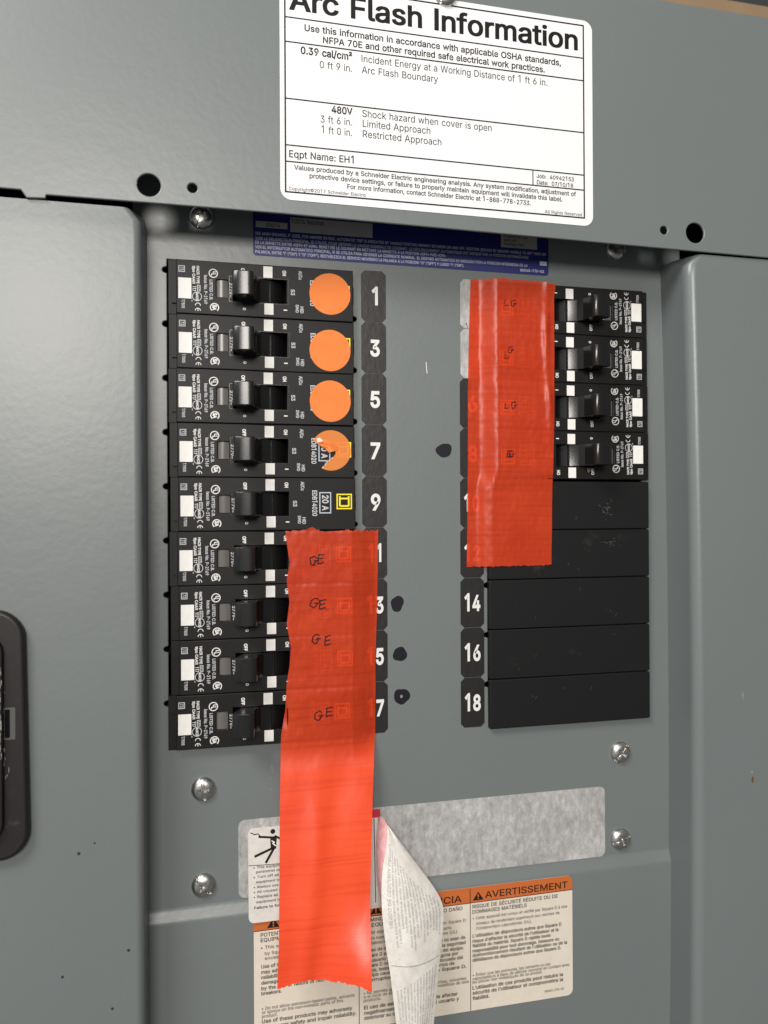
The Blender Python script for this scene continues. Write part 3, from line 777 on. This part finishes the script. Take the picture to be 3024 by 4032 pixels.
for s, x0, x1, z, h, bd in (('0.39 cal/cm²', 9.4, 33.1, 66.7, 3.2, .018), ('0 ft 9 in.', 18.1, 33.0, 61.3, 3.2, -.004), ('480V', 23.4, 33.2, 41.5, 3.1, .018), ('3 ft 6 in.', 18.3, 32.9, 36.5, 3.2, -.004), ('1 ft 0 in.', 18.7, 32.9, 31.7, 3.2, -.004),
    ('Incident Energy at a Working Distance of 1 ft 6 in.', 37.5, 129.9, 66.5, 3.2, -.004), ('Arc Flash Boundary', 37.6, 74.2, 61.4, 3.2, -.004), ('Shock hazard when cover is open', 37.7, 100.9, 41.2, 3.2, -.004), ('Limited Approach', 37.9, 70.3, 36.6, 3.2, -.004), ('Restricted Approach', 37.9, 75.7, 31.8, 3.2, -.004),
    ('Eqpt Name: EH1', 4.0, 33.6, 19.3, 3.1, .006), ('Job:  40942153', 124.0, 143.8, 21.1, 1.9, .008), ('Date:  07/10/18', 124.1, 143.3, 18.0, 1.9, .008),
    ('Values produced by a Schneider Electric engineering analysis. Any system modification, adjustment of', 6.2, 144.8, 13.9, 2.1, .010), ('protective device settings, or failure to properly maintain equipment will invalidate this label.', 13.2, 137.5, 10.7, 2.1, .010), ('For more information, contact Schneider Electric at 1-888-778-2733.', 30.5, 120.9, 7.4, 2.1, .010),
    ('Copyright©2017 Schneider Electric', 3.8, 39.3, 4.4, 1.5, 0.0), ('All Rights Reserved', 128.2, 148.0, 4.3, 1.5, 0.0)):
    al.text(s, x0, z, h, m_ink, w=x1-x0, bold=bd, S=S, off=e)
o = al.build('arc_flash_label', loc=(-47.5, -25.06, 21.7)); tag(o, 'large white label headed Arc Flash Information on the grey top cover', 'label')

# ------------------------------------------------------------------ blue rating label
bl = MB(); bl.plate([rrect(-58.2, 4.1, 94.3, 42.0, 1.6, 4)], -0.16, 0.15, 0.02, m_blue, 0)
S = lambda x, z, o: (x, -0.16-o, z+0.004*(x+57)); e = .03
bl.rect(-56.9, 17.6, -41.8, 20.6, m_greybox, S, e); bl.text('59074', -52.0, 18.1, 1.8, m_ink, w=6.5, S=S, off=e+.02)
bl.rect(-40.4, 16.5, 0.2, 23.6, m_greybox, S, e); bl.text('100% Neutral', -40.0, 20.8, 2.1, m_ink, w=16, S=S, off=e+.02)
bl.rect(67.9, 16.8, 87.9, 24.2, m_greybox, S, e)
for s, z, w_ in (('Suitable for use', 22.0, 13), ('with HIF', 20.0, 7), ('Package lists', 18.0, 11)): bl.text(s, 69.6, z, 1.3, m_ink, w=w_, S=S, off=e+.02)
for s, x1, z in (('SEE MAIN BREAKER, IF USED, FOR AMPERE RATING. AUTOMATIC TRIP IS INDICATED BY HANDLE POSITION MIDWAY BETWEEN ON AND OFF. RESTORE SERVICE BY MOVING HANDLE TO OFF THEN ON', 92.7, 14.0),
    ('VOIR LE DISJONCTEUR PRINCIPAL, SI UTILISÉ, POUR OBTENIR LA VALEUR NOMINALE DE COURANT. LE DÉCLENCHEMENT AUTOMATIQUE EST INDIQUÉ PAR LA POSITION INTERMÉDIAIRE', 83.1, 11.7),
    ('DE LA MANETTE ENTRE «OFF» ET «ON». REMETTRE LE COURANT EN METTANT LA MANETTE À LA POSITION «OFF» PUIS «ON».', 38.2, 9.7),
    ('VER EL INTERRUPTOR AUTOMATICO PRINCIPAL, SI SE UTILIZA PARA OBTENER LA CORRIENTE NOMINAL. EL DISPARO AUTOMATICO ES INDICADO POR LA POSICION INTERMEDIA DE LA', 82.5, 7.5),
    ('PALANCA, ENTRE "I" ("ON") Y "O" ("OFF"). RESTABLEZCA EL SERVICIO MOVIENDO LA PALANCA A LA POSICION "O" ("OFF") Y LUEGO "I" ("ON").', 47.8, 5.2)):
    bl.text(s, -57.2, z, 1.35, m_bluetext, w=x1+57.2, bold=0.004, S=S, off=e)
bl.text('80043-710-02', 78.5, 5.0, 1.3, m_bluetext, w=13.2, bold=0.008, S=S, off=e)
bl.rect(89.4, 8.7, 93.3, 10.9, m_bluetext, S, e)
o = bl.build('rating_label', loc=(0, -0.02, 0)); tag(o, 'dark blue rating label with pale small print, half hidden below the top cover', 'label')

# ------------------------------------------------------------------ adhesive residue and peeled danger label
rl = MB(); rl.plate([rrect(-66.3, -301.9, 124.9, -264.9, 3.2, 6)], -0.10, 0.09, 0.02, m_res, 0)
o = rl.build('adhesive_residue', loc=(0, -0.01, 0)); tag(o, 'long mottled silver rectangle of glue left where the warning label was peeled', 'glue residue')

dl = thing('danger_label', 'peeled danger label with a falling figure, its free end curling down', 'label')
mb = MB(); yb = -0.35; e = 0.03; S = at(yb)
mb.plate([rrect(-61.8, -312.6, 5.0, -269.2, 2.6, 5)], yb, 0.12, 0.02, m_danger, 0)
tilt = lambda z: 3.2*max(0, (-269.2-z))/43.4
mb.v = [(x, y-tilt(z), z) for x, y, z in mb.v]
S = Sd = lambda x, z, o: (x, yb-o-tilt(z), z)
mb.rect(-14, -269.7, 2.6, -265.6, m_red, S, e+.1)
mb.rect(-0.75, -310, -0.35, -270, m_ink, S, e)
# figure
mb.disc(-50.1, -271.5, 1.15, m_ink, S, e)
mb.poly([(-51.4, -273.9), (-48.2, -273.6), (-48.6, -279.6), (-51.2, -279.8)], m_ink, S, e)
mb.stroke([(-50.8, -274.2), (-56.6, -273.4)], 1.0, m_ink, S, e); mb.stroke([(-49.0, -273.8), (-46.0, -275.5)], 1.0, m_ink, S, e)
mb.stroke([(-56.2, -273.0), (-57.2, -271.9), (-58.6, -272.2), (-60.6, -271.2)], 0.45, m_ink, S, e)
mb.stroke([(-50.3, -279.2), (-58.5, -282.2)], 1.15, m_ink, S, e); mb.stroke([(-49.6, -279.2), (-53.4, -285.4)], 1.15, m_ink, S, e)
mb.stroke([(-50.6, -275.8), (-49.4, -276.6), (-50.2, -277.0), (-48.9, -278.2)], 0.5, m_label, S, e+.03)
mb.stroke([(-61.6, -286.2), (-55, -286.5), (-40, -286.9)], 0.3, m_ink, S, e)
for s, x, z, bd in (('• This equipment must be serviced by qualified', -59.4, -287.9, .006), ('personnel only.', -58.2, -290.0, .006), ('• Turn off all power supplying this', -59.4, -292.3, .006), ('equipment before working.', -58.2, -294.6, .006), ('• Always use a properly rated voltage', -59.4, -296.9, .006), ('• All unused spaces must be filled', -59.4, -299.1, .006), ('• Replace all devices, doors and covers', -59.4, -301.4, .006), ('equipment is energized.', -58.2, -303.7, .006), ('Failure to follow these instructions', -59.2, -306.3, .014)):
    mb.text(s, x, z, 1.15, m_ink, bold=bd, S=Sd, off=e, w=len(s)*0.92)
mb.build('attached_sheet', dl)
FL = [(5.2, -5, -272.2), (3.9, -8, -280.7), (0.9, -12, -291.7), (-0.3, -16, -307.0), (0.9, -19, -323.2), (2.5, -20, -334.7), (5.1, -21, -358.1), (6.3, -21, -368.7)]
FR = [(5.4, -5, -272.0), (17.9, -8, -289.5), (26.8, -11, -301.9), (30.6, -13, -310.0), (30.3, -15, -317.6), (28.4, -17, -329.0), (25.6, -19, -348.0), (22.8, -20, -372.0)]
def flap(u, v, o=0.0):
    a = plin(FL, v); b_ = plin(FR, v)
    x, y, z = (lerp(a[k], b_[k], u) for k in range(3))
    wd = abs(b_[0]-a[0])
    y -= (0.11*wd)*math.sin(math.pi*u)**0.9 + o
    y -= 0.25*math.sin(9*u+7*v)*math.sin(11*v+1)
    return (x, y, z)
mb = MB(); mb.grid(36, 90, lambda u, v: flap(u, 1-v), m_paper)
# print showing through from the other side, mirrored
ST = lambda x, z, o: flap(x, z, o+0.05)
def through(s, u0, v0, v1, h):
    vs, fs = glyphs(s, 0.012); x0 = min(p[0] for p in vs); x1 = max(p[0] for p in vs)
    out = [flap(u0+h*p[1]/CAP*1.0, lerp(v1, v0, (p[0]-x0)/(x1-x0)), 0.06) for p in vs]
    mb.add(out, [f[::-1] for f in fs], m_bleed)
through('RIESGO DE DESCARGA ELÉCTRICA', .09, .12, .50, .05)
ES = ['Sólo el personal eléctrico especializado deberá instalar', 'y prestar servicio de mantenimiento a este equipo.', 'Desenergice el equipo antes de realizar', 'cualquier trabajo dentro o fuera de él.', 'Siempre utilice un dispositivo detector de tensión', 'nominal adecuado para confirmar la desenergización.', 'Todos los espacios no utilizados deben', 'cubrirse con placas de relleno.', 'Vuelva a colocar todos los dispositivos,', 'las puertas y las cubiertas antes', 'de energizar este equipo.', 'El incumplimiento de estas', 'instrucciones podrá causar', 'la muerte o lesiones serias.']
FRS = ['RISQUE D’ÉLECTROCUTION', 'Seul un personnel qualifié doit', 'effectuer l’installation et', 'l’entretien de cet appareil.', 'Coupez toutes les alimentations', 'avant de travailler sur', 'cet appareil. Utilisez', 'toujours un dispositif de', 'détection de tension', 'à valeur nominale', 'appropriée. Tous', 'les espaces inutilisés', 'doivent être remplis']
r_ = random.Random(8)
for k, s in enumerate(ES):
    u0 = .17+.80*k/len(ES); v0 = max(.10, .14+.30*(u0-.15))+.01*r_.random(); through(s, u0, v0, min(.68, v0+.0068*len(s)+.06), .034)
for k, s in enumerate(FRS):
    u0 = .08+.88*k/len(FRS); through(s, u0, .775-.02*u0, .985, .034)
ln = [(0.03+0.94*i/24, 0.715+0.045*(1-(1-i/24)**2.0)-0.03) for i in range(25)]
for a, b_ in zip(ln, ln[1:]): mb.add([flap(a[0], a[1], .07), flap(a[0], a[1]+.004, .07), flap(b_[0], b_[1]+.004, .07), flap(b_[0], b_[1], .07)], [(0, 1, 2, 3)], m_bleed)
mb.build('peeled_flap', dl, smooth=60)
PLs = [(1.6, -2, -268.0), (0.3, -3.5, -277.2), (-0.4, -5, -283.9), (-0.4, -8, -297.3), (0.6, -10.0, -306.2)]
PRs = [(2.4, -3, -268.2), (5.3, -5, -272.7), (4.2, -7.8, -280.9), (1.4, -11.5, -292.2), (0.2, -15.0, -305)]
def pk(u, v):
    a = plin(PLs, v); b_ = plin(PRs, v); x, y, z = (lerp(a[k], b_[k], u) for k in range(3))
    return (x, y-1.0*math.sin(math.pi*u), z)
mb = MB(); mb.grid(10, 40, lambda u, v: pk(u, 1-v), m_pink); mb.build('curled_edge', dl, smooth=60)

# ------------------------------------------------------------------ trilingual warning label
wn = MB(); yb = -2.25
wn.plate([rrect(-59.4, -371.0, 104.7, -308.8, 3.2, 6)], yb, 0.15, 0.02, m_cream, 0)
e = .03; S = at(yb); Sh = S
hd = rrect(-59.4, -322, 104.7, -308.8, 3.2, 6)
top = [p for p in hd if p[1] > -315]
wn.poly(sorted(top, key=lambda p: -p[0])+[(-59.4, -317.2), (104.7, -316.2)], m_orange, S, e)
wn.stroke([(-59.3, -317.3), (104.6, -316.3)], 0.35, m_ink, S, e+.01)
for x in (-8.8, 48.5): wn.rect(x-0.17, -370.8, x+0.17, -309.6, m_ink, S, e+.04)
def tri_mark(x0, x1, z0, z1):
    wn.poly([(x0, z0), (x1, z0), ((x0+x1)/2, z1)], m_ink, S, e+.02)
    cx = (x0+x1)/2; wn.rect(cx-.35, z0+1.5, cx+.35, z0+3.0, m_orange, S, e+.04); wn.disc(cx, z0+.85, .36, m_orange, S, e+.04, 12)
tri_mark(49.9, 55.7, -315.6, -311.3); tri_mark(-53.2, -47.2, -316.4, -311.8); tri_mark(-3.0, 2.6, -316.0, -311.6)
wn.text('AVERTISSEMENT', 56.5, -315.0, 3.3, m_ink, w=45.5, bold=.004, S=S, off=e+.02)
wn.text('ADVERTENCIA', 3.2, -315.5, 3.3, m_ink, w=40.8, bold=.004, S=S, off=e+.02)
wn.text('WARNING', -46.6, -316.2, 3.3, m_ink, w=28, bold=.004, S=S, off=e+.02)
rows = [ # French
 ('RISQUE DE SÉCURITÉ RÉDUITE OU DE', 49.7, 96.4, -319.5, 1.75, .006), ('DOMMAGES MATÉRIELS', 49.7, 79.1, -322.2, 1.75, .006),
 ('• Cette appareil est conçu et vérifié par Square D à des', 49.9, 101.7, -325.3, 1.5, .0), ('niveaux de rendement supérieurs aux normes de', 51.7, 97.4, -328.1, 1.5, .0), ("l'Underwriters Laboratories (UL).", 51.6, 81.8, -330.6, 1.5, .0),
 ("L'utilisation de disjoncteurs autres que Square D", 49.7, 98.4, -334.2, 1.6, .012), ("risque d'affecter la sécurité de l'utilisateur et la", 49.6, 96.7, -336.8, 1.6, .012), ('fiabilité du matériel. Square D rejette toute', 49.6, 92.2, -339.2, 1.6, .012), ('responsabilité pour tout dommage, blessure ou', 49.6, 97.1, -341.7, 1.6, .012), ("dysfonctionnement résultant de l'utilisation ou de la", 49.6, 101.5, -344.0, 1.6, .012), ('défaillance de disjoncteurs autres que Square D.', 49.6, 98.2, -346.4, 1.6, .012),
 ('• Évitez que les peintures, les solvants ou les', 49.7, 92.1, -353.9, 1.5, .0), ('vaporisateurs à base de pétrole viennent en contact avec', 49.5, 102.9, -355.7, 1.5, .0), ('les pièces non-métalliques de ce produit.', 49.5, 87.6, -357.4, 1.5, .0),
 ("L'utilisation de ces produits peut réduire la", 49.5, 99.1, -360.4, 1.7, .012), ("sécurité de l'utilisateur et compromettre la", 49.5, 99.1, -363.0, 1.7, .012), ('fiabilité.', 49.5, 58.5, -365.7, 1.7, .012), ('80043-370-03', 88.8, 99.5, -367.6, 1.1, .006),
 # Spanish
 ('DISMINUCIÓN DE LA SEGURIDAD O DAÑO', -8.0+.9, 44.4, -319.6, 1.75, .006), ('AL EQUIPO', -7.1, 8, -322.2, 1.75, .006) if False else ('EQUIPO', -2.4, 8, -322.2, 1.75, .006),
 ('• Este equipo está diseñado y probado por Square D', -6.5, 46.0, -325.6, 1.5, .0), ('para superar los requisitos de rendimiento cuanto', -4.6, 38.5, -328.4, 1.5, .0), ('establecidos por Underwriters Laboratories (UL).', -4.6, 42.0, -330.8, 1.5, .0),
 ('El uso de interruptores automáticos que no sean de', -6.4, 45.8, -334.2, 1.6, .012), ('Square D puede afectar adversamente la seguridad', -6.4, 45.9, -336.8, 1.6, .012), ('del usuario y perjudicar la confiabilidad del equipo.', -6.4, 44.9, -339.3, 1.6, .012), ('Square D no asume responsabilidad alguna por', -6.4, 42.0, -341.7, 1.6, .012), ('daños, lesiones o funcionamiento inadecuado del', -6.4, 44.6, -344.1, 1.6, .012), ('equipo causados por el uso o defectos de', -6.4, 40.0, -346.4, 1.6, .012), ('interruptores que no sean de Square D.', -6.4, 46.3, -348.8, 1.6, .012),
 ('• No permita que pinturas a base de petróleo, solventes', -6.5, 46.2, -354.8, 1.5, .0), ('o el rocío de ellos toquen las partes no metálicas de este', -6.5, 47.6, -356.6, 1.5, .0), ('producto.', -6.5, 2.2, -358.4, 1.5, .0),
 ('El uso de estos productos puede afectar', -6.4, 41.6, -362.0, 1.7, .012), ('negativamente la seguridad del usuario y', -6.4, 42.4, -364.6, 1.7, .012), ('deteriorar su confiabilidad.', -6.4, 22, -367.1, 1.7, .012),
 # English
 ('POTENTIAL REDUCED SAFETY AND', -56.2, -14, -320.2, 1.75, .006), ('EQUIPMENT DAMAGE', -56.2, -30, -322.7, 1.75, .006),
 ('• This equipment is designed and tested', -56.1, -12, -326.1, 1.5, .0), ('by Square D to performance levels that', -54.3, -13, -329.0, 1.5, .0), ('exceed Underwriters Laboratories', -54.3, -16, -331.3, 1.5, .0),
 ('Use of Circuit Breakers other than Square D', -56.0, -11, -335.1, 1.6, .012), ('may adversely affect user safety and', -56.0, -17, -337.7, 1.6, .012), ('reliability. Square D disclaims any injury,', -56.0, -12, -340.2, 1.6, .012), ('damage or malfunction of product caused', -56.0, -11.5, -342.8, 1.6, .012), ('by the use or failure of non-Square D', -56.0, -14.0, -345.4, 1.6, .012), ('breakers.', -56.0, -46.4, -347.8, 1.6, .012),
 ('• Do not allow petroleum based paints, solvents', -55.8, -11.1, -354.9, 1.5, .0), ('or sprays on the non–metallic parts of this', -55.8, -16.7, -356.7, 1.5, .0), ('product.', -55.8, -48.4, -358.6, 1.5, .0),
 ('Use of these products may adversely', -55.8, -12.2, -361.1, 1.7, .012), ('affect user safety and impair reliability.', -55.8, -10.2, -363.9, 1.7, .012)]
for s, x0, x1, z, h, bd in rows: wn.text(s, x0, z, h, m_ink, w=x1-x0, bold=bd, S=S, off=e+.02)
o = wn.build('warning_label', loc=(0, -0.02, 0)); tag(o, 'cream warning label in three languages with orange header bands, lowest on the sheet', 'label')

# ------------------------------------------------------------------ red tapes
def interp(P, z):   # P: list of (x, z) with falling z
    if z >= P[0][1]: return P[0][0]
    for a, b_ in zip(P, P[1:]):
        if b_[1] <= z <= a[1]: return lerp(a[0], b_[0], (a[1]-z)/max(1e-6, a[1]-b_[1]))
    return P[-1][0]
LE = [(-43.9, -127.5), (-43.1, -135), (-41.8, -142.7), (-43.4, -151.5), (-42.1, -161.4), (-43.4, -172.3), (-41.5, -183.3), (-42.2, -192.1), (-43.6, -200.8), (-44.3, -213.9), (-46.3, -224.7), (-46.8, -238), (-47.4, -253), (-48.2, -285), (-49.0, -316), (-50.2, -335)]
RE = [(2.2, -127), (2.2, -129), (1.5, -163.2), (0.5, -190.6), (0.2, -227), (-1.6, -240), (-3.0, -257), (-5.2, -290), (-7.0, -319), (-7.8, -336)]
def hL(x, z, u):
    hb = 4.55 - 3.75*lerp(sstep(-12.5, 0.5, x), min(1, max(0, (x+11.5)/12.0)), .6)                       # over the breaker faces, then down to the sheet
    # seams between breakers and sag into the slots
    for i in range(5, 10):
        zb = TOPL-PITL*i; hb -= 0.16*math.exp(-((z-zb)/0.7)**2)*sstep(-8, -12, x)
    for i in range(5, 9):
        zc = TOPL-PITL*(i+.5); hb -= 1.3*math.exp(-((z-zc)/5.0)**2)*sstep(-42.3, -43.6, x)
    hb += 0.55*math.exp(-((z+206)/4.5)**2)*sstep(-41, -25, x) + 0.25*noise.noise(Vector((x*.12, z*.09, 3)))+0.10*noise.noise(Vector((x*.4, z*.3, 5)))
    hf = 4.6+max(0, (-229-z))*0.155
    hf += 1.3*math.exp(-((u-0.30-0.10*math.sin((z+330)/50))/0.13)**2)*sstep(-240, -275, z)   # long crease
    hf += 6.5*sstep(0.35, 1.0, u)*sstep(-298, -336, z)
    hf += 1.6*math.sin(math.pi*u)*sstep(-300, -335, z)*-1.0
    hf -= 1.0*math.exp(-((u-0.62)/.2)**2)*math.exp(-((z+252)/14)**2)
    hf += 0.35*noise.noise(Vector((x*.07, z*.05, 9)))
    k = sstep(-227, -243, z)
    return max(lerp(hb, hf, k), 0.7)
bot = [(-50.3, -334.4), (-47.4, -334.2), (-41.6, -333.2), (-36.3, -333.1), (-28.9, -333.7), (-24.6, -334.6), (-20.3, -334.6), (-16.0, -334.7), (-11.7, -335.8), (-9.0, -337.4), (-7.6, -337.8)]
def zbot(u):
    x = lerp(-50.3, -7.6, u)
    for a, b_ in zip(bot, bot[1:]):
        if a[0] <= x <= b_[0]: return lerp(a[1], b_[1], (x-a[0])/(b_[0]-a[0]))
    return bot[-1][1]
NU = 110
def jag(seed, amp):
    r_ = random.Random(seed); g = [0.0]
    for _ in range(NU): g.append(g[-1]*.55+r_.gauss(0, amp))
    return g
jt, jb = jag(5, .20), jag(6, .17)
def TLs(u, v):
    i = min(NU, int(round(u*NU)))
    zt = -127.6+1.2*math.exp(-((u-.27)/.05)**2)-0.9*math.exp(-((u-.44)/.06)**2)+(-0.3 if u > .5 else 0)+jt[i]
    z = lerp(zt, zbot(u)+jb[i], v)
    x = lerp(interp(LE, z), interp(RE, z), u)
    hh = hL(x, z, u)
    return x, hh, z
def tapeL(u, v):
    x, h, z = TLs(u, v); return (x, -h, z)
mb = MB(); mb.grid(NU, 260, lambda u, v: tapeL(u, 1-v), m_tape)
def onL(x, z, o):
    u = (x-interp(LE, z))/(interp(RE, z)-interp(LE, z)); return (x, -hL(x, z, u)-o, z)
def wob(pts, seed, n=3, amp=.19):
    r_ = random.Random(seed); out_ = []
    for a, b_ in zip(pts, pts[1:]):
        for i in range(n): out_.append((lerp(a[0], b_[0], i/n)+r_.gauss(0, amp), lerp(a[1], b_[1], i/n)+r_.gauss(0, amp)))
    return out_+[pts[-1]]
def G(x, z, s): return [(x+1.5*s, z+1.2*s), (x+.4*s, z+1.9*s), (x-1.2*s, z+1.1*s), (x-1.5*s, z-.8*s), (x-.5*s, z-2*s), (x+.7*s, z-1.4*s), (x+1.2*s, z-.1*s)], [(x+.1*s, z-.05*s), (x+2.0*s, z+.1*s)]
def E_(x, z, s): return [(x-.9*s, z+1.8*s), (x-1.0*s, z-1.8*s)], [(x-.9*s, z+1.6*s), (x+1.4*s, z+1.9*s)], [(x-.9*s, z), (x+1.0*s, z+.3*s)], [(x-1.0*s, z-1.7*s), (x+1.3*s, z-1.3*s)]
def L_(x, z, s): return [(x-.7*s, z+2*s), (x-.9*s, z-1.6*s), (x+1.4*s, z-1.2*s)],
for i, (gx, gz, ex, ez, s) in enumerate(((-30.6, -142.2, -27.2, -141.4, 1.15), (-30.2, -162.4, -26.4, -163.3, 1.2), (-29.6, -179.8, -24.0, -180.8, 1.2), (-28.6, -216.6, -23.4, -215.2, 1.2))):
    for j, p in enumerate(G(gx, gz, s)+E_(ex, ez, s)): mb.stroke(wob(p, i*9+j), 0.52, m_ink, onL, 0.05+.02*j)
o = mb.build('tape_strip', smooth=180); tag(o, 'longer red tape strip marked GE, its torn lower end hanging free over the bottom labels', 'tape', 'red tape strips')

LE2 = [(51.2, 0.2), (50.2, -23.5), (49.3, -58.9), (49.1, -94.2), (48.2, -147.3)]
RE2 = [(96.6, 0.2), (96.2, -1.6), (95.2, -9), (95.3, -22.4), (95.0, -70.2), (94.3, -94.0), (93.4, -146.8)]
def hR(x, z):
    k = sstep(-96.5, -109.0, z)
    hb = 0.7+3.85*sstep(lerp(54.8, 52.8, k), lerp(64.6, 61.6, k), x)
    hb -= 0.95*sstep(56, 61, x)*k
    for i in range(1, 5):
        zb = TOPR-PITR*i; hb -= 0.18*math.exp(-((z-zb)/0.7)**2)*sstep(61, 65, x)
    hb += 0.08*math.exp(-((x-lerp(64.0, 61.2, k))/1.6)**2)+0.10*noise.noise(Vector((x*.4, z*.3, 2)))
    # strained ridge along the slots
    hb += 1.1*math.exp(-((x-91.6-1.2*math.sin(z/17))/1.9)**2)*sstep(-92, -60, z)*(0.7+.3*math.sin(z/6))
    hb += 0.25*noise.noise(Vector((x*.12, z*.09, 7)))
    return max(hb, 0.6)
jt2, jb2 = jag(15, .20), jag(16, .16)
def tapeR(u, v):
    i = min(NU, int(round(u*NU)))
    zt = -0.5+0.7*math.exp(-((u-.33)/.08)**2)-0.8*sstep(.8, 1, u)+jt2[i]
    zbm = -147.0+0.35*u+jb2[i]
    z = lerp(zt, zbm, v); x = lerp(interp(LE2, z), interp(RE2, z), u)
    return (x, -hR(x, z), z)
mb = MB(); mb.grid(NU, 200, lambda u, v: tapeR(u, 1-v), m_tape)
onR = lambda x, z, o: (x, -hR(x, z)-o, z)
for i, (lx, lz, gx, gz) in enumerate(((69.0, -12.6, 72.6, -12.6), (68.6, -39.5, 71.0, -36.4), (68.6, -65.0, 72.6, -64.6), (69.8, -89.8, 71.2, -89.6))):
    for j, p in enumerate(L_(lx, lz, .9)+G(gx, gz, .85)): mb.stroke(wob(p, 50+i*9+j), 0.36, m_ink, onR, 0.05+.02*j)
    if i == 3:
        for j, p in enumerate(E_(70, -89.5, .9)): mb.stroke(wob(p, 90+j, amp=.25), 0.4, m_ink, onR, 0.15+.02*j)
o = mb.build('tape_strip', smooth=180); tag(o, 'shorter red tape strip marked LG, stuck over the right hand breakers and filler plates', 'tape', 'red tape strips')
